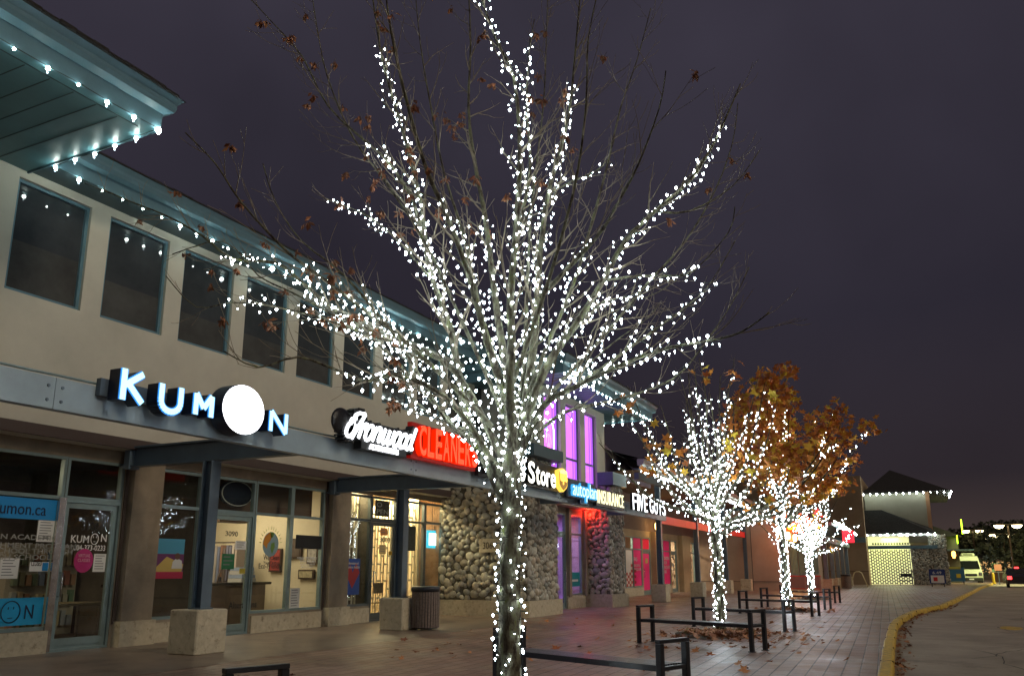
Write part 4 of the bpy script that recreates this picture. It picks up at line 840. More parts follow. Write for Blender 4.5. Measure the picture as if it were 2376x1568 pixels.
def vase(name,label,loc,H,spread,th,nl,tr0,bulbr,bstep,leaves=0,ll='',leafbias=None,lit=1.,seed=1):
    R.seed(seed); loc=Vector((*loc,0)); root=thing(name,label,'tree',loc); lm=MB(); tw=MB(); tk=MB(); b=[];wb=MB();en=[]
    tp=[loc+Vector((0,0,-.02)),loc+Vector((.02,0,th*.5)),loc+Vector((-.02,.02,th)),loc+Vector((0,0,th+.9))]; tp=smooth(tp,4); r=[tr0*(1-.45*i/(len(tp)-1)) for i in range(len(tp))]
    trunkmesh(tk,tp,r,14); l=walk(tp); wrap(tp,l,.15,l[-1],.022,lambda k:tr0*.85,.05,b,wb,2.2)
    for i in range(nl):
        a=2*math.pi*i/nl*1.618*2+R.uniform(-.3,.3); f=R.uniform(.25,1) if i>2 else .1
        base=loc+Vector((0,0,th*R.uniform(.82,1.0)+ (1-f)*.6)); top=loc+Vector((math.cos(a)*spread*f,math.sin(a)*spread*f,H*(1-.30*f**1.8)*R.uniform(.85,1.03)))
        mid=base.lerp(top,.45)+Vector((math.cos(a)*spread*f*.12,math.sin(a)*spread*f*.12,-.1*H*f*.4))+rv(.06)
        pts=smooth([base,base.lerp(mid,.5)+rv(.04),mid,mid.lerp(top,.5)+rv(.06),top],4); q=walk(pts); r0=tr0*.45*R.uniform(.6,1); rs=[max(.006,r0*(1-.85*k/(len(pts)-1))) for k in range(len(pts))]
        lm.tube(pts,rs,7); lt=[]; twigs(tw,pts,q,r0*.5,loc,.25,.3,.8,2,en,lt)
        if R.random()<lit: wrap(pts,q,.05,q[-1]*R.uniform(.6,.85),bstep,lambda k,rs=rs:rs[min(int(k),len(rs)-1)],.05,b,wb)
        for t in lt:
            if R.random()<.35*lit: s=walk(t); wrap(t,s,.03,s[-1]*.6,.12,lambda k:.004,.03,b,wb)
    obj('trunk',tk,BARK,root,True); obj('limbs',lm,BARK,root,True); obj('twigs',tw,TWIG,root)
    if leaves:
        lv=MB(); R.shuffle(en)
        if leafbias: en=[e for e in en if leafbias(e[0]-loc)]
        for p,d in en[:leaves//7]:
            for _ in range(7): leafshape(lv,p+rv(.16),Vector((R.gauss(0,.6),R.gauss(0,.6),.6)),R.uniform(.18,.32),R.uniform(0,6.28))
        obj('crown_leaves',lv,LEAF,root)
    lights('tree_lights',ll,b,wb,bulbr,LED,100,'lights wound around the trees'); print(name,len(b))
vase('bare_maple_tree','smaller leafless lit maple standing between the second pair of benches',(18.9,4.15),6.3,3.0,2.4,26,.115,.0125,.075,150,'white bulbs wound round the smaller maple by the second benches',None,1.,3)
vase('maple_tree','lit maple still carrying a thick crown of orange brown leaves',(30.0,4.3),8.4,3.2,2.9,22,.13,.0165,.075,3700,'white bulbs on the trunk and branches of the orange leaved tree',lambda q:(lambda t:q.z>4.1-.5*min(1,max(0,t)) and t>-1.9+max(0,q.z-5.5)*.35)(q.x*math.sin(AZ)-q.y*math.cos(AZ)),.75,5)
vase('bare_maple_tree','farthest lit tree of the row, small and bare in front of the colonnade',(41.0,4.75),5.5,2.6,2.2,26,.12,.0185,.10,140,'white bulbs wound round the small far tree by the colonnade',None,1.,8)
R.seed(99)
# ---------------- tree pits, fallen leaves ----------------
SOIL=mat('pit_soil',(.05,.04,.022),.95,var=.5,vscale=7,bump=1,bscale=30)
for i,(x,y) in enumerate((T1,(18.4,4.1),(29.8,4.3),(41,4.75))):
    g=MB(); k=20; vs=[(x,y,.05)]+[(x+1.25*math.cos(a)*R.uniform(.85,1.1),y+1.0*math.sin(a)*R.uniform(.85,1.1),.006) for a in [2*math.pi*j/k for j in range(k)]]
    vs2=[(x+.6*math.cos(a),y+.5*math.sin(a),.045+R.uniform(-.01,.02)) for a in [2*math.pi*j/k for j in range(k)]]
    g.add(vs[:1]+vs2,[(0,j+1,(j+1)%k+1) for j in range(k)]); g.add(vs2+vs[1:],[(j,j+k,(j+1)%k+k,(j+1)%k) for j in range(k)]); obj('tree_pit_soil',g,SOIL,kind='structure')
DL=mat('fallen_leaf_brown',(1,1,1),.75,island=[(.28,.10,.035),(.17,.06,.025),(.38,.17,.07),(.12,.05,.03)])
g=MB()
for (x,y,n) in ((*T1,60),(18.3,4.0,330),(29.5,4.2,150),(40.5,4.7,60)):
    for _ in range(n):
        a=R.uniform(0,6.28); d=abs(R.gauss(0,.75)); leafshape(g,Vector((x+d*math.cos(a)*1.25-.15,y+d*math.sin(a)*.95-.1,R.uniform(.045,.09) if d<.9 else R.uniform(.02,.04))),Vector((R.gauss(0,.35),R.gauss(0,.35),1)),R.uniform(.12,.22),R.uniform(0,6.28))
for _ in range(260):
    x=R.uniform(9,40); leafshape(g,Vector((x,ky(x)-.11-abs(R.gauss(0,.14)),-.11)),Vector((R.gauss(0,.4),R.gauss(0,.4),1)),R.uniform(.05,.13),R.uniform(0,6.28))
obj('leaf_litter',g,DL,kind='stuff',label='brown fallen maple leaves heaped around the tree pits',cat='leaf litter')
g=MB()
for _ in range(260):
    a=R.uniform(0,6.28); d=R.uniform(0,1.0); c=Vector((18.5+d*math.cos(a),4.15+d*.8*math.sin(a),.045)); t=grow(c,rv(.4)+Vector((0,0,.7)),R.uniform(.05,.12),0,2,.2,0); g.tube(t,[.005,.004,.001],3,False)
obj('pit_moss',g,mat('moss',(.10,.14,.03),.9),kind='stuff',label='green moss and weeds around the second tree',cat='moss')
lvm=[]
for k in range(3):
    g=MB(); leafshape(g,Vector((0,0,.02)),Vector((R.gauss(0,.15),R.gauss(0,.15),1)),.17,0); me=bpy.data.meshes.new('fallen_leaf'); me.from_pydata(g.v,[],g.f); me.materials.append(mat('leaf_%s'%('rust','tan','brown')[k],((.36,.11,.035),(.46,.20,.08),(.22,.08,.04))[k],.75,var=.2,vscale=30)); lvm.append(me)
leafpos=[(12.3,2.4,1.),(12.05,2.35,1.1),(12.9,2.6,.9)]
while len(leafpos)<170:
    x=R.uniform(8.5,24); y=R.uniform(2.0,9.5)
    if R.random()<.45: x=17.6+R.gauss(0,1.9); y=3.6+R.gauss(0,1.3)
    if y<1.2 or (R.random()<.5 and x<13 and y<3.5): continue
    leafpos.append((x,y,R.uniform(.55,1.15)*(1 if x>13 else .75)))
for x,y,s in leafpos:
    o=bpy.data.objects.new('fallen_leaf',R.choice(lvm)); sc.collection.objects.link(o); o.location=(x,y,.002); o.rotation_euler=(R.uniform(-.2,.2),R.uniform(-.2,.2),R.uniform(0,6.28)); o.scale=(s,s,s); tag(o,'single brown maple leaf fallen on the paving away from the tree pits','leaf','fallen leaves scattered on the paving')
# ---------------- benches ----------------
def bench():
    r=thing('backless_bench','','bench',(0,0,0),'black metal benches flanking the trees')
    Lh=1.2
    for s in (-1,1):
        for e in (0,1):
            x=-.22+.44*e; m=MB(); m.bbox(x-.033,x+.033,s*Lh-.033,s*Lh+.033,0,.66,.004); obj('leg',m,BLACK,r)
        m=MB(); m.bbox(-.253,.253,s*Lh-.036,s*Lh+.036,.662,.70,.004); obj('armrest',m,BLACK,r)
        for e in (0,1): obj('foot_plate',B(-.27+.44*e,-.17+.44*e,s*Lh-.05,s*Lh+.05,.001,.012),BLACK,r)
        m=MB(); m.bbox(-.187,.187,s*Lh-.025,s*Lh+.025,.40,.44,.004); obj('stretcher',m,BLACK,r)
    m=MB(); m.box(-.2,-.16,-Lh+.04,Lh-.04,.39,.45); m.box(.16,.2,-Lh+.04,Lh-.04,.39,.45); obj('side_rail',m,BLACK,r)
    m=MB()
    for k in range(7): m.box(-.152+k*.044,-.118+k*.044,-Lh+.04,Lh-.04,.435,.452)
    obj('seat',m,mat('seat_slats',(.035,.037,.042),.35,var=.3,vscale=12),r); return r
bn=bench(); BL=['nearest bench, only its black arm loop showing at the bottom edge','black bench running right from behind the large tree trunk','black bench in front of the second lit tree','black bench just behind the second lit tree','black bench in front of the orange leaved tree','black bench just behind the orange leaved tree','farthest black bench beside the small far tree']
for i,(x,y) in enumerate(((4.45,3.35),(8.95,3.5),(15.55,3.82),(20.45,3.98),(27.05,4.15),(31.6,4.25),(37.6,4.45))):
    o=bn if i==0 else dup(bn); o.location=(x,y,0); o.rotation_euler=(0,0,rad(-20)); o['label']=BL[i]
# ---------------- bins ----------------
def bin_(x,y,lab):
    t=thing('litter_bin',lab,'bin',(x,y,0)); m=MB(); n=30
    for k in range(n):
        a=2*math.pi*k/n; Mx=Matrix.Translation((x,y,0))@Matrix.Rotation(a,4,'Z'); m.box(.30,.325,-.024,.024,.06,.86,Mx)
    obj('slats',m,mat('weathered_slats',(.16,.12,.10),.7,var=.35,vscale=25),t)
    m=MB(); m.lathe((x,y,0),[(0,.04),(.285,.04),(.29,.85),(0,.85)],24); obj('liner',m,DARK,t,True)
    m=MB(); m.lathe((x,y,0),[(.24,.86),(.34,.86),(.345,.95),(.32,.98),(.22,.99),(.2,.93)],28); obj('lid',m,BLACK,t,True)
    return t
bin_(16.9,10.55,'round slatted litter bin with black lid beside the second canopy column'); bin_(61.5,4.85,'round slatted litter bin at the end of the colonnade far off')
# ---------------- cleaners interior and window graphics ----------------
t=thing('service_counter','long dark counter with black top inside the cleaners shop','counter',(14.5,15,0)); obj('body',B(12.3,16.4,15.0,15.6,.01,1.0),mat('counter_brown',(.16,.11,.08),.6,var=.2,vscale=3),t); obj('countertop',B(12.2,16.5,14.9,15.7,1.0,1.06),GRN,t)
t=thing('wooden_chair','dark spindle back chair behind the cleaners counter','chair',(15.6,15.9,0)); m=MB(); c=Vector((15.75,15.75,1.0)); m.tube([c+Vector((.25*math.cos(a),0,.42*math.sin(a))) for a in [i*math.pi/12 for i in range(13)]],.02,6)
for k in range(5): m.tube([c+Vector((-.18+.09*k,0,0)),c+Vector((-.18+.09*k,0,.36))],.01,5)
obj('backrest',m,WOOD,t); obj('seat',B(15.5,16.0,15.7,16.1,.95,1.0),WOOD,t)
t=thing('sewing_machine','small metal sewing machine on the cleaners counter','machine',(14.4,15.3,1.06)); m=MB(); m.bbox(14.2,14.7,15.2,15.4,1.06,1.14,.02); m.bbox(14.2,14.32,15.22,15.38,1.14,1.38,.02); m.bbox(14.2,14.62,15.22,15.38,1.32,1.44,.03); obj('body',m,CHROME,t)
t=thing('garment_rack','row of hanging clothes along the side wall of the cleaners shop','rack',(16.4,16.2,0)); m=MB()
for k in range(16): y=15.75+k*.1; m.box(16.1,16.6,y,y+.07,R.uniform(.95,1.2),R.uniform(1.85,2.0))
obj('garments',m,mat('garments',(1,1,1),.8,island=[(.4,.3,.2),(.1,.08,.08),(.5,.45,.4),(.2,.1,.06),(.12,.16,.25)]),t); m=MB(); m.tube([(16.35,15.6,2.05),(16.35,17.4,2.05)],.02,6); obj('rail',m,CHROME,t)
for k,(y0,y1,z0,z1,c,lb) in enumerate(((13.9,14.25,1.5,2.05,(.35,.32,.28),'pale price list framed on the cleaners side wall nearest the glass'),(14.45,14.95,1.65,2.15,(.10,.07,.05),'dark framed picture on the cleaners side wall'),(15.1,15.5,1.3,1.9,(.30,.05,.04),'red calendar on the cleaners side wall behind the counter'),(14.0,14.5,1.12,1.36,(.4,.34,.2),'small tan notice low on the cleaners side wall'))):
    t=thing('wall_picture',lb,'picture',(17.05,y0,z0)); obj('frame',B(17.02,17.08,y0,y1,z0,z1),WOOD,t); obj('print',B(17.01,17.019,y0+.04,y1-.04,z0+.04,z1-.04),mat('print_%d'%k,c,.6,var=.4,vscale=12),t)
t=thing('ceiling_fan_unit','dark hanging ceiling unit inside the cleaners shop','ceiling unit',(15.4,15.4,2.9)); obj('housing',B(14.9,15.9,15.2,15.6,2.5,2.7),WOOD,t); obj('drop_rod',B(15.38,15.42,15.38,15.42,2.701,3.59),WOOD,t)
t=thing('parcel_stack','stack of folded laundry parcels on the cleaners counter','parcels',(15.9,15.3,1.06)); 
for k in range(4): obj('parcel',B(15.6+.02*k,16.1-.03*k,15.05,15.5,1.062+k*.09,1.145+k*.09),mat('parcel_%d'%(k%2),((.4,.38,.35),(.2,.25,.35))[k%2],.8),t)
t=thing('bookshelf','pale bookshelf standing deep inside the dark tutoring room','shelf',(11.9,17,0)); obj('case',B(10.9,12.5,16.9,17.3,.01,1.9),mat('pale_shelf',(.35,.31,.24),.7),t); m=MB()
for k in range(40): a=11.0+(k%10)*.145; b=.2+(k//10)*.42; m.box(a,a+.1,16.8,16.899,b,b+R.uniform(.2,.32))
obj('books',m,mat('book_spines',(1,1,1),.7,island=[(.1,.2,.4),(.4,.35,.2),(.3,.08,.06),(.08,.2,.12)]),t)
t=thing('study_table','low pale table in the dark tutoring room','table',(11,15.2,0)); obj('tabletop',B(9.8,11.8,14.9,15.7,.68,.73),mat('table_tan',(.4,.33,.2),.6),t)
for a in (9.9,11.65):
    for b in (14.95,15.6): obj('leg',B(a,a+.05,b,b+.05,.01,.679),CHROME,t)
t=thing('wall_shelf','dark shelf cabinet on the right wall of the cleaners shop','shelf',(16,17,0)); obj('cabinet',B(15.2,16.9,17.6,18.3,.01,2.3),WOOD,t); obj('boxes',B(15.3,16.8,17.5,17.599,2.3,2.6),INTD,t)
Y0=YL+.058
GI=mat('faded_white_ink',(.28,.28,.26),.6); INK=mat('black_ink',(.01,.01,.01),.6); WINK=mat('white_ink',(.6,.6,.58),.6)
def sig(name,lab,items,cat='lettering'):
    t=None
    for s,px,py,pw,h,mt in items:
        x,z=fy(px,py,YL+.04); x2,_=fy(px+pw,py,YL+.04)
        if t is None: t=thing(name,lab,cat,(x,YL+.04,z))
        text('lettering',s,(x,YL+.045,z),x2-x,h,mt,t,ext=.003,bold=.012)
    return t
sig('window_lettering','black house number 3090 on the cleaners door glass',[('3090',523,1243,29,.11,INK)])
sig('window_lettering','black We Clean Your Clothes Eco-Friendly lettering on the cleaners window',[('We Clean',611,1299,36,.13,INK),('Your Clothes',611,1309,36,.08,INK),('Eco-Friendly',600,1322,53,.15,INK)])
sig('window_lettering','white opening hours lettering on the right cleaners window',[('MONDAY THRU FRIDAY',690,1297,46,.06,WINK),('IN BY 9:00 AM',697,1304,34,.05,WINK),('OUT BY 5:00 PM',697,1311,34,.05,WINK),('604-277-2404',699,1317,28,.05,WINK)])
sig('window_lettering','dark Alterations script low on the cleaners door',[('Alterations',530,1412,65,.14,INK)])
sig('window_lettering','black house number 3100 on the dark door glass',[('3100',189,1229,40,.15,INK)])
sig('window_lettering','black house number 3080 on the grilled shop door',[('3080',881,1257,24,.14,INK)])
sig('window_lettering','white KUMON lettering on the dark door glass',[('KUM',164,1258,42,.13,WINK),('N',234,1256,13,.13,WINK)])
t=thing('round_emblem','white circle face emblem between the door letters','logo',(10,YL,1.8)); x,z=fy(220,1250,YL+.04); m=MB(); m.tube([(x+.075*math.cos(a),YL+.045,z+.095*math.sin(a)) for a in [i*math.pi/12 for i in range(25)]],.008,4); m.box(x-.035,x-.025,YL+.04,YL+.045,z+.02,z+.05); m.box(x+.025,x+.035,YL+.04,YL+.045,z+.02,z+.05); m.box(x-.02,x+.02,YL+.04,YL+.045,z-.05,z-.042); obj('ring',m,WINK,t)
sig('window_lettering','white phone number on the dark door glass',[('604-373-0233',170,1276,74,.10,WINK)])
sig('window_lettering','grey academic enrichment programme lettering on the left window',[('AN ACADEMIC',-16,1249,149,.085,GI),('ENRICHMENT PROGRAM',-68,1268,245,.085,GI),('PRESCHOOL THROUGH',-52,1282,220,.085,GI),('HIGH SCHOOL',-30,1297,148,.085,GI)])
BLU=mat('blue_vinyl',(.01,.24,.58),.5)
def ban(lab,pa,pb,pt,pbm,mt,y=YL+.045,name='window_banner'):
    a,z1=fy(pa,pt,y); b,_=fy(pb,pt,y); z0=fy(pa,pbm,y)[1]; t=thing(name,lab,'banner',(a,y,z0)); obj('sheet',B(a,b,y,y+.005,z0,z1),mt,t); return t,a,b,z0,z1
t=thing('window_banner','blue web address banner across the top of the left window','banner',(8,YL,2.2)); obj('sheet',B(7.82,9.42,YL+.045,YL+.05,2.20,2.55),BLU,t); text('lettering','www.kumon.ca',(7.72,YL+.04,2.27),1.5,.2,mat('navy_ink',(.005,.01,.05),.5),t)
t=thing('window_banner','blue banner with navy KUMON lettering along the bottom of the left window','banner',(8,YL,.5)); obj('sheet',B(7.82,9.38,YL+.045,YL+.05,.48,.92),mat('cyan_vinyl',(.01,.36,.66),.5),t)
text('lettering','KUM',(7.2+.85,YL+.04,.58),.5,.22,MC['navy_ink'],t); text('lettering','N',(9.06,YL+.04,.58),.15,.22,MC['navy_ink'],t); m=MB(); m.tube([(8.82+.16*math.cos(a),YL+.04,.70+.17*math.sin(a)) for a in [i*math.pi/12 for i in range(25)]],.01,4); m.box(8.77,8.78,YL+.036,YL+.042,.74,.78); m.box(8.86,8.87,YL+.036,YL+.042,.74,.78); m.box(8.78,8.86,YL+.036,YL+.042,.6,.61); obj('face_ring',m,MC['navy_ink'],t)
def pp(name,lab,pa,pb,pt,pbm,mt,lines=5,cat='notice',lc=None):
    y=YL+.042; a,z1=fy(pa,pt,y); b,_=fy(pb,pt,y); z0=fy(pa,pbm,y)[1]; return paper(None,name,a,b,z0,z1,y,mt,lab,cat,lines,lc),a,b,z0,z1
pp('paper_notice','white notice taped beside the door at the top of the left window',90,128,1206,1256,WHITE,7)
pp('paper_notice','white sheet with a green footer lower in the left window',2,46,1294,1342,WHITE,6)
pp('paper_notice','white sheet with blue heading on the dark door',219,247,1284,1326,WHITE,6)
r_,a,b,z0,z1=pp('closed_sign','small white CLOSED sign with a blue panel in the left window',70,114,1303,1325,WHITE,0,'sign'); text('lettering','CLOSED',(a+.02,YL+.04,z0+.09),(b-a)*.55,.09,INK,r_); obj('blue_panel',B(a+(b-a)*.66,b-.01,YL+.038,YL+.0415,z0+.01,z1-.01),BLU,r_)
y=YL+.04; x,z=fy(194,1300,y); t=thing('round_sticker','magenta round VIRTUAL CLASSES sticker on the dark door','sticker',(x,y,z)); m=MB(); m.prism([(x+.19*math.cos(-a),z+.21*math.sin(-a)) for a in [i*math.pi/12 for i in range(24)]],y,y+.004); obj('disc',m,mat('magenta_vinyl',(.40,.01,.13),.5),t); text('lettering','VIRTUAL',(x-.12,y-.003,z+.06),.24,.055,mat('pink_ink',(.7,.35,.45),.6),t); text('lettering','CLASSES',(x-.12,y-.003,z-.02),.24,.055,MC['pink_ink'],t)
# kumon child poster in the narrow window
pp_,a,b,z0,z1=pp('window_poster','poster of a child over yellow and magenta bands in the narrow window',357,430,1248,1342,mat('poster_blue',(.05,.26,.40),.5),0,'poster'); h=z1-z0; y=YL+.038
obj('purple_field',B(a,b,y,y+.003,z0+h*.18,z0+h*.62),mat('poster_purple',(.12,.02,.10),.5),pp_); m=MB(); m.prism([(a,z0+h*.16),(a+(b-a)*.95,z0+h*.16),(b,z0+h*.36),(a+(b-a)*.45,z0+h*.55)],y-.003,y-.0005); obj('yellow_band',m,mat('poster_yellow',(.55,.40,.10),.5),pp_); obj('magenta_band',B(a,b,y-.006,y-.0035,z0,z0+h*.17),mat('poster_magenta',(.45,.01,.06),.5),pp_)
m=MB(); m.prism([(a+(b-a)*x,z0+h*q) for x,q in [(.62,.25),(.97,.25),(.93,.45),(.84,.49),(.72,.49),(.64,.42)]],y-.009,y-.0065); obj('white_shirt',m,WHITE,pp_); m=MB(); m.prism([(a+(b-a)*(.78+.09*math.cos(-t)),z0+h*(.56+.085*math.sin(-t))) for t in [i*math.pi/8 for i in range(16)]],y-.012,y-.0095); obj('face',m,mat('poster_skin',(.12,.06,.04),.6),pp_)
# globe on cleaners window, green and yellow notes
x,z=fy(628,1262,YL+.04); y=YL+.04; t=thing('globe_decal','green orange and blue globe drawing with rays on the cleaners window','decal',(x,y,z)); 
m=MB(); m.prism([(x+.26*math.cos(-a),z+.28*math.sin(-a)) for a in [i*math.pi/14 for i in range(28)]],y,y+.003); obj('sea',m,mat('decal_blue',(.22,.33,.36),.6),t); m=MB(); m.prism([(x-.25,z),(x-.2,z+.17),(x-.05,z+.27),(x+.04,z+.2),(x-.02,z+.08),(x-.1,z+.0),(x-.12,z-.1)][::-1],y-.003,y-.0005); obj('orange_land',m,mat('decal_orange',(.55,.22,.02),.6),t)
m=MB(); m.prism([(x+.02,z+.02),(x+.12,z+.05),(x+.14,z-.06),(x+.06,z-.22),(x,z-.1)][::-1],y-.003,y-.0005); m.prism([(x-.04,z+.28),(x+.1,z+.26),(x+.06,z+.16),(x,z+.14)][::-1],y-.003,y-.0005)
for k in range(13):
    a=math.pi*(k+.5)/13; m.prism([(x+math.cos(a)*.31,z+math.sin(a)*.33),(x+math.cos(a+.06)*.31,z+math.sin(a+.06)*.33),(x+math.cos(a+.03)*.40,z+math.sin(a+.03)*.42)][::-1],y,y+.002)
obj('green_land',m,mat('decal_green',(.14,.26,.05),.6),t)
pp('door_card','green card on the cleaners door',516,545,1284,1320,mat('green_card',(.02,.16,.06),.6),3,'notice'); pp('door_card','white slip on the cleaners door above the green card',547,572,1254,1274,WHITE,3); pp('door_card','small yellow card on the cleaners door',556,569,1318,1330,mat('yellow_slip',(.5,.4,.03),.6),0); pp('paper_notice','white sheet leaning at the bottom of the right cleaners window',674,696,1364,1412,WHITE,7); pp('dark_screen','black screen in the upper right cleaners window',687,747,1240,1272,INK,0,'screen'); pp('wall_notice','small white notice on the pilaster between shops',782,790,1281,1293,WHITE,2)
a_,z_=fy(782,1281,YL-.165); 
pp_,a,b,z0,z1=pp('window_poster','blue poster with a red heart shape in the window left of the grilled door',802,836,1295,1380,mat('poster_navy',(.02,.07,.30),.5),0,'poster'); m=MB(); cx_,cz_=(a+b)/2,(z0+z1)/2; m.prism([(cx_-.3,cz_+.1),(cx_-.1,cz_+.3),(cx_,cz_+.1),(cx_+.15,cz_+.35),(cx_+.3,cz_+.1),(cx_,cz_-.3)][::-1],YL+.038,YL+.041); obj('red_heart',m,mat('poster_red',(.4,.03,.03),.5),pp_); text('lettering','Information and\nservices Available',(a+.1,YL+.037,z1-.25),(b-a)*.8,.17,WHITE,pp_)
# oval OPEN neon (unlit) over the cleaners door and over the grilled door
x,z=fy(548,1145,YL+.3); t=thing('oval_sign','unlit dark oval sign hanging in the glass above the cleaners door','sign',(x,YL+.3,z)); m=MB(); m.prism([(x+.5*math.cos(-a),z+.3*math.sin(-a)) for a in [i*math.pi/14 for i in range(28)]],YL+.28,YL+.34); obj('panel',m,mat('sign_blue_dark',(.01,.015,.03),.4),t); m=MB(); m.tube([(x+.46*math.cos(a),YL+.26,z+.27*math.sin(a)) for a in [i*math.pi/14 for i in range(29)]],.012,5); obj('tube',m,WINK,t)
x,z=fy(872,1180,YL+.14); t=thing('open_sign','unlit dark OPEN sign in the glass above the grilled door','sign',(x,YL+.1,z)); x0=fy(868,1190,YL+.1)[0]; zt=fy(868,1160,YL+.1)[1]; obj('panel',B(x0+.05,x0+.72,YL+.09,YL+.12,zt-.42,zt+.02),mat('panel_brown',(.03,.025,.02),.5),t); text('lettering','O\nPEN',(x0+.1,YL+.085,zt-.36),.55,.32,WINK,t)
pp('no_smoking_card','orange notice on the grilled shop door',883,899,1224,1241,mat('orange_card',(.6,.25,.08),.6),2); pp('door_card','cream notice midway down the grilled shop door',880,896,1263,1284,mat('cream_card',(.6,.45,.2),.6),3); pp('door_card','mustard card near the handle of the grilled door',902,910,1278,1287,mat('mustard_card',(.4,.25,.02),.6),0)
pp('window_poster','dark poster with pale shapes behind the second column',940,965,1219,1277,mat('dark_poster',(.03,.035,.03),.5,var=.6,vscale=5),0,'poster')
x,z=fy(991,1249,YL+.3); x1,_=fy(1016,1249,YL+.3); t=thing('lottery_screen','small glowing turquoise screen hanging in the right window of the grilled shop','screen',(x,YL+.3,z)); obj('frame',B(x,x1,YL+.30,YL+.33,z-.28,z+.26),em('cyan_frame',(.05,.6,.8),1.6),t); obj('screen',B(x+.1,x1-.1,YL+.285,YL+.299,z-.2,z+.18),em('screen_white',(.7,1,1),3.5),t); m=MB(); m.tube([(x+.3,YL+.31,z+.26),(x+.3,YL+.31,3.5)],.01,5); m.tube([(x1-.2,YL+.31,z+.26),(x1-.2,YL+.31,3.5)],.01,5); obj('cable',m,WOOD,t)
# lattice grille of the lit shop
g=thing('security_grille','white staggered lattice grille behind the windows of the brightly lit shop','grille',(19.8,YL+.4,0)); m=MB(); yg=YL+.42; i=0; x=17.9
while x<21.55:
    m.box(x,x+.045,yg,yg+.03,.05,3.35); x2=x+(.13 if i%2 else .19)
    zz=.1+(.23 if i%2 else .0)
    while zz<3.3: m.box(x+.045,x2,yg+.002,yg+.028,zz,zz+.05); zz+=.46
    x=x2; i+=1
obj('lattice',m,mat('lattice_white',(.75,.68,.5),.6),g)
obj('partition',B(21.5,21.6,YL+.35,18,.01,3.55),CREAM,bld); obj('side_room_wall',B(21.6,22.4,YL+.9,YL+.95,.01,3.55),mat('cream_bright',(.75,.66,.42),.8),bld)
t=thing('metal_chair','grey metal folding chair standing inside the lit shop door','chair',(18.6,YL+.3,0)); x=fy(874,1380,YL+.25)[0]; m=MB(); m.bbox(x-.22,x+.22,YL+.2,YL+.23,.72,1.0,.01); obj('backrest',m,mat('chair_grey',(.2,.15,.1),.5,metal=.4),t); obj('seat',B(x-.22,x+.22,YL+.14,YL+.4,.45,.48),MC['chair_grey'],t)
for sx in (-.22,.2):
    for yy in (.15,.36): obj('leg',B(x+sx,x+sx+.02,YL+yy,YL+yy+.02,.01,.45 if yy<.3 else .73),CHROME,t)
# small wall plates
x,z=fx(1137,1265,22.2); t=thing('wall_plaque','small pale number plaque on the side of the stone pier','plaque',(22.2,x,z)); obj('plate',B(22.16,22.19,x-.35,x+.35,z-.2,z+.2),CONC,t); text('lettering','3060',(22.155,x+.22,z-.1),.44,.2,WOOD,t,r=(0,-1,0),n=(-1,0,0))
# ---------------- far street furniture, van, car ----------------
def lamp_post(i,px,py,x,h2,lab):
    y,z=fx(px,py,x); t=thing('street_lamp',lab,'street lamp',(x,y,-.14),'parking lot lamps in the distance'); m=MB(); m.tube([(x,y,-.14),(x,y,z-.1)],[.12,.07],8); obj('pole',m,WOOD,t)
    m=MB(); m.bar((x,y-.9,z),(x,y+.9,z),.1); obj('arm',m,WOOD,t)
    for s in (-.85,.85):
        m=MB(); m.bbox(x-.35,x+.35,y+s-.42,y+s+.42,z-.1,z+.08,.04); o=obj('lamp_head',m,WOOD,t); m=MB(); m.lathe((x,y+s,z-.1),[(.01,-.34),(.36,-.24),(.52,0)],12); obj('lens',m,em('sodium_lens',(1,.82,.42),h2),o,True)
LB=['tallest and rightmost parking lot lamp against the sky','parking lot lamp just left of and below the tallest one','wide parking lot lamp left of the tall pair','parking lot lamp just above the dark tree tops','small double headed lamp above the van roof','low glowing lamp between two posts over the trees','leftmost small lamp beside the market roofs']
for i,(px,py,x) in enumerate(((2338,1216,105),(2326,1238,112),(2256,1229,135),(2268,1249,150),(2234,1243,160),(2243,1259,170),(2218,1249,175))): lamp_post(i,px,py,x,(16,14,12,12,10,10,9)[i],LB[i])
area((60,-25,9),(0,.5,-1),6,2,900,(1,.8,.45),'lot_lamp_light'); area((95,-14,8),(-.3,.4,-1),6,2,900,(1,.85,.45),'lot_lamp_light')
def darktree(px,x,h,w_,lab,bare=False):
    y,_=fx(px,1320,x); c=Vector((x,y,-.14)); t=thing('roadside_tree',lab,'tree',c,'dark trees beyond the parking lot'); m=MB(); m.tube([c,c+Vector((0,0,h*.6))],[.3,.1],8)
    for k in range(7): p=grow(c+Vector((0,0,h*.3)),Vector((R.uniform(-.6,.6),R.uniform(-.6,.6),1)),h*.6,0,5,.15,0); m.tube(p,[.1,.08,.06,.045,.03,.02],5,False)
    obj('trunk',m,WOOD,t); m=MB()
    for _ in range(1500 if not bare else 500):
        a=R.uniform(0,6.28); u=R.random()**.5; z=R.uniform(.18,1); rr=w_*u*math.sqrt(max(.02,1-((z-.5)/.56)**2))*(1+.3*math.sin(a*3+x)); p=c+Vector((rr*math.cos(a),rr*math.sin(a),h*z*(1+.08*math.sin(a*2+x)))); 
        if bare: q=grow(p,rv(.5)+Vector((0,0,1)),.9,0,2,.2,0); m.tube(q,[.03,.02,.01],3,False)
        else: leafshape(m,p,rv(),R.uniform(.35,.8),R.uniform(0,6))
    obj('crown',m,mat('night_foliage',(.035,.04,.02),.9,var=.4,vscale=1),t)
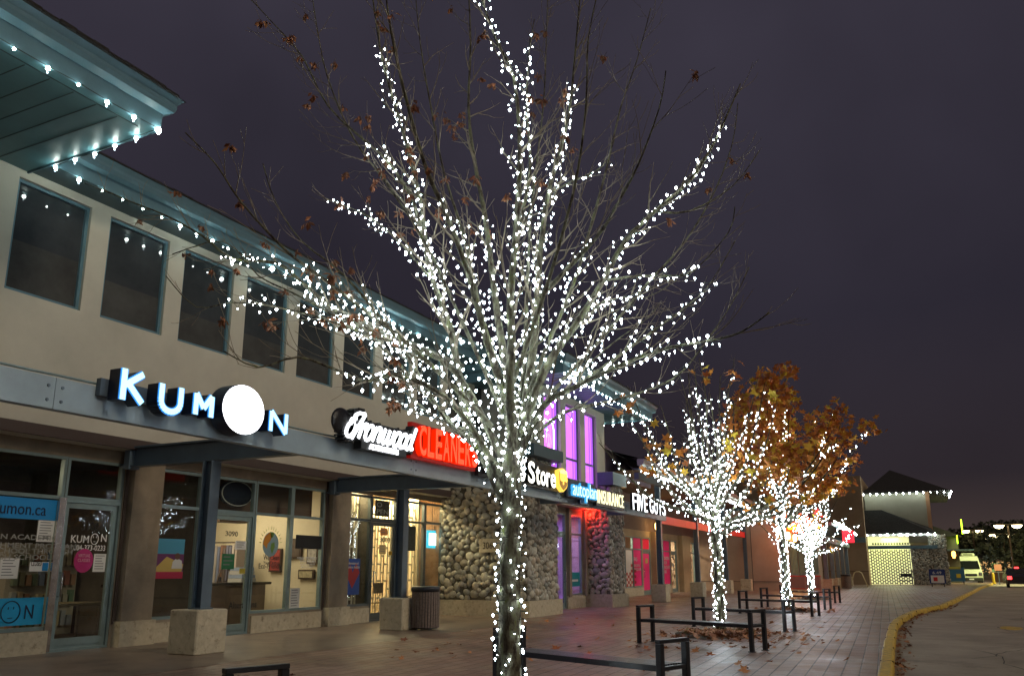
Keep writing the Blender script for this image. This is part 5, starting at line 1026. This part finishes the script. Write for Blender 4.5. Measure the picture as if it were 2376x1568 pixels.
for i,(px,x,h,w_) in enumerate(((2205,150,6.2,5),(2238,145,7.0,5.5),(2280,140,6.6,5.5),(2315,150,8,6),(2350,135,7.5,5.5),(2395,110,5.4,4.5),(2170,165,6.5,6))):
    darktree(px,x,h,w_,('low dark tree directly behind the van roof','rounded dark tree under the wide lamp','broad dark tree in the middle of the distant row','dark tree rising behind the lit kiosk','dark tree below the tallest lamp','tallest dark tree at the right edge','dark tree behind the market roofs')[i])
def van():
    x0=93.; yc=-4.05; t=thing('delivery_van','white high-roof delivery van parked facing the camera with lime tinted roof','van',(x0,yc,-.14)); z=-.14
    VB=mat('van_white',(.62,.66,.46),.35); W=1.0
    prof=[(0,.35),(0,.95),(.12,1.15),(.9,1.35),(1.55,2.25),(1.9,2.6),(2.3,2.7),(6.6,2.7),(6.7,.4)]
    m=MB(); n=len(prof); vs=[]
    for s in (-1,1):
        for a,b in prof: vs.append((x0+a,yc+s*(W if b<1.3 else W-.13*(b-1.3)),z+b))
    m.add(vs,[tuple(range(n)),tuple(range(2*n-1,n-1,-1))]+[(i,(i+1)%n,(i+1)%n+n,i+n) for i in range(n)]); obj('body',m,VB,t)
    m=MB(); m.add([(x0+.93,yc-.86,z+1.42),(x0+.93,yc+.86,z+1.42),(x0+1.5,yc+.76,z+2.2),(x0+1.5,yc-.76,z+2.2)],[(0,1,2,3)]); 
    m.v=[(a-.05,b,c+.03) for a,b,c in m.v]; obj('windscreen',m,mat('van_glass',(.01,.012,.01),.05),t)
    m=MB(); m.bbox(x0-.04,x0-.002,yc-.5,yc+.5,z+.78,z+1.0,.02); obj('grille',m,BLACK,t); obj('bumper',B(x0-.1,x0-.002,yc-.98,yc+.98,z+.3,z+.62),mat('bumper_dark',(.02,.02,.02),.6),t); obj('number_plate',B(x0-.13,x0-.102,yc-.2,yc+.2,z+.42,z+.54),WHITE,t)
    for s in (-1,1):
        m=MB(); m.bbox(x0-.03,x0+.1,yc+s*.8-.15,yc+s*.8+.15,z+.78,z+1.12,.03); obj('headlight',m,CHROME,t)
        for xx in (1.2,5.4):
            m=MB(); m.lathe((x0+xx,yc+s*.88,z+.36),[(.0,-.12),(.36,-.12),(.36,.12),(.0,.12)],20,Matrix.Rotation(math.pi/2,3,'X')); obj('wheel',m,DARK,t,True)
        m=MB(); m.bbox(x0+1.0,x0+1.12,yc+s*1.22-.1,yc+s*1.22+.1,z+1.4,z+1.75,.03); m.bar((x0+1.06,yc+s*1.12,z+1.5),(x0+1.2,yc+s*.92,z+1.45),.05); obj('mirror',m,BLACK,t)
    m=MB(); m.bbox(x0+2.3,x0+3.4,yc-.6,yc+.6,z+2.71,z+2.98,.06); obj('roof_unit',m,VB,t); obj('roof_vent',B(x0+2.27,x0+2.299,yc-.4,yc+.4,z+2.8,z+2.88),DARK,t)
van(); area((89,-8,6),(.4,.5,-.6),2,2,900,(.95,1,.5),'lot_lamp_light')
y,z=fx(2365,1330,78); t=thing('parked_car','dark car with glowing red tail lights cut by the right edge','car',(78,y,-.14)); z=-.14
m=MB(); pr=[(0,.3),(0,.85),(.15,1.0),(.9,1.1),(1.4,1.5),(2.9,1.5),(3.6,1.05),(4.4,.9),(4.5,.3)]; n=len(pr); m.add([(78+a,y+s*.88*(1 if b<1.12 else .82),z+b) for s in (-1,1) for a,b in pr],[tuple(range(n)),tuple(range(2*n-1,n-1,-1))]+[(i,(i+1)%n,(i+1)%n+n,i+n) for i in range(n)]); obj('body',m,mat('car_paint',(.03,.03,.035),.25),t)
for s in (-1,1):
    m=MB(); m.bbox(77.95,78.05,y+s*.7-.15,y+s*.7+.15,z+.65,z+.9,.02); obj('tail_light',m,em('tail_red',(1,.03,.03),7),t)
    m=MB(); m.lathe((78.9,y+s*.8,z+.32),[(0,-.1),(.32,-.1),(.32,.1),(0,.1)],18,Matrix.Rotation(math.pi/2,3,'X')); obj('wheel',m,DARK,t,True)
obj('rear_window',B(78.6,78.62,y-.6,y+.6,z+1.13,z+1.35),WGL,t); m=MB(); m.bbox(79.6,79.75,y-.15,y+.15,z+1.5,z+1.62,.01); obj('high_brake_light',m,MC['tail_red'],t)
t=thing('bollard','yellow safety bollard right of the white van','bollard',(90,-5.55,0)); m=MB(); m.lathe((90,-5.7,-.14),[(.12,0),(.12,1.0),(.08,1.1),(0,1.12)],12); obj('post',m,mat('bollard_yellow',(.6,.4,.02),.5),t,True); obj('base_band',B(89.87,90.13,-5.83,-5.57,-.14,-.05),CONC,t)
t=thing('traffic_sign','small square orange sign on a post right of the van','sign',(92,-6.2,0)); obj('post',B(91.97,92.03,-6.33,-6.27,-.14,2.0),STEEL,t); obj('plate',B(91.93,91.96,-6.6,-6.0,1.15,1.75),mat('sign_orange',(.5,.2,.12),.6),t)
def aframe(px,pt,pb,x,lab,mt,w_):
    y,z1=fx(px,pt,x); z0=0; t=thing('pavement_sign',lab,'sign',(x,y,0)); obj('board',B(x-.05,x+.02,y-w_/2,y+w_/2,.25,z1),mt,t); m=MB(); m.box(x-.04,x,y-w_/2+.1,y-w_/2+.16,0,.249); m.box(x-.04,x,y+w_/2-.16,y+w_/2-.1,0,.249); obj('legs',m,BLACK,t); return t,y,z1
t,y,z1=aframe(2173,1320,1357,72,'blue newspaper box with a white and red ad panel by the stone pier',mat('box_blue',(.01,.03,.16),.5),1.1)
obj('ad_panel',B(71.93,71.948,y-.45,y+.45,.3,.85),WHITE,t); m=MB(); m.prism([(0,0),(0,.3),(.3,.3),(.3,0)],0,.01); obj('red_disc',B(71.915,71.928,y,y+.28,.42,.72),mat('ad_red',(.5,.02,.02),.5),t); text('lettering','6.49',(71.94,y+.3,.95),.6,.2,WHITE,t,r=(0,-1,0),n=(-1,0,0))
t,y,z1=aframe(2214,1316,1345,84,'blue poster board with a yellow dot standing in front of the van',mat('board_blue',(.05,.18,.35),.5),1.5)
obj('yellow_dot',B(83.93,83.948,y-.45,y-.1,.55,.9),mat('dot_yellow',(.8,.6,.05),.5),t); obj('sky_band',B(83.93,83.948,y-.5,y+.5,1.3,1.5),mat('band_yellow',(.5,.45,.1),.5),t)
t=thing('cart_rack','small black metal cart rack before the lattice gate','rack',(77,1.9,0)); y,_=fx(2103,1345,77); m=MB()
for z in (.35,.7,1.15): m.box(76.6,77,y-.5,y+.5,z,z+.05)
for s in (-.5,.46): m.box(76.6,76.66,y+s,y+s+.05,0,1.3); m.box(76.95,77,y+s,y+s+.05,0,1.3)
obj('frame',m,BLACK,t); m=MB(); m.box(76.65,76.95,y-.4,y+.4,.75,.95); obj('tray',m,DARK,t)
t=thing('bike_rack','cream inverted V bike rack against the tall wall','bike rack',(68,4,0)); y,_=fx(1993,1355,69); m=MB(); m.tube([(69,y+.62,0),(69,y+.25,1.05),(69,y+.12,1.12),(69,y-.12,1.12),(69,y-.25,1.05),(69,y-.62,0)],.04,8); obj('hoop',m,mat('rack_cream',(.6,.52,.3),.5),t,True)
# lit kiosk and small far string trees
t=thing('lit_kiosk','small brightly lit kiosk with warm windows beyond the van','kiosk',(125,-9,0)); y,_=fx(2305,1320,125); obj('body',B(125,129,y-3.4,y+2.4,-.1,2.7),mat('kiosk_wall',(.25,.2,.15),.8),t); obj('window',B(124.9,124.99,y-2.6,y+1.6,.7,2.2),em('kiosk_glow',(1,.55,.2),.8),t); obj('roof',B(124.5,129.5,y-3.8,y+2.8,2.71,2.95),ROOF,t)
obj('door',B(124.86,124.899,y-.6,y+.2,.0,2.0),em('kiosk_green',(.4,.7,.2),.6),t)
t=thing('low_hedge_wall','low dark wall running behind the crossing at the far side of the lot','wall',(110,-12,0)); obj('wall',B(108,108.4,-26,-6.6,-.14,.9),mat('low_wall',(.10,.05,.03),.8),t); obj('coping',B(107.95,108.45,-26,-6.6,.901,1.0),CONC,t)
for i,px in enumerate((2193,2205,2214)):
    x=100+i*4; y,_=fx(px,1330,x); c=Vector((x,y,0)); t=thing('lit_sapling',('leftmost','middle','rightmost')[i]+' of the small trees wrapped in lights behind the lantern','tree',c); m=MB(); m.tube([c,c+Vector((0,0,1.9))],[.1,.07],8); pts=[];wb=MB()
    for k in range(6): p=grow(c+Vector((0,0,1.7)),Vector((R.uniform(-.7,.7),R.uniform(-.7,.7),1)),1.5,0,5,.1,0); m.tube(p,[.05,.04,.03,.025,.02,.01],5,False); wrap(p,walk(p),.05,1.2,.12,lambda k:.03,.05,pts,wb)
    tpp=[c,c+Vector((0,0,1.0)),c+Vector((0,0,1.9))]; wrap(tpp,walk(tpp),.1,1.9,.05,lambda k:.1,.05,pts,wb); obj('trunk',m,BARK,t); lights('tree_lights','white bulbs wrapped round the '+('leftmost','middle','rightmost')[i]+' small tree behind the lantern',pts,wb,.05,LED,100,'lights wound around the trees')
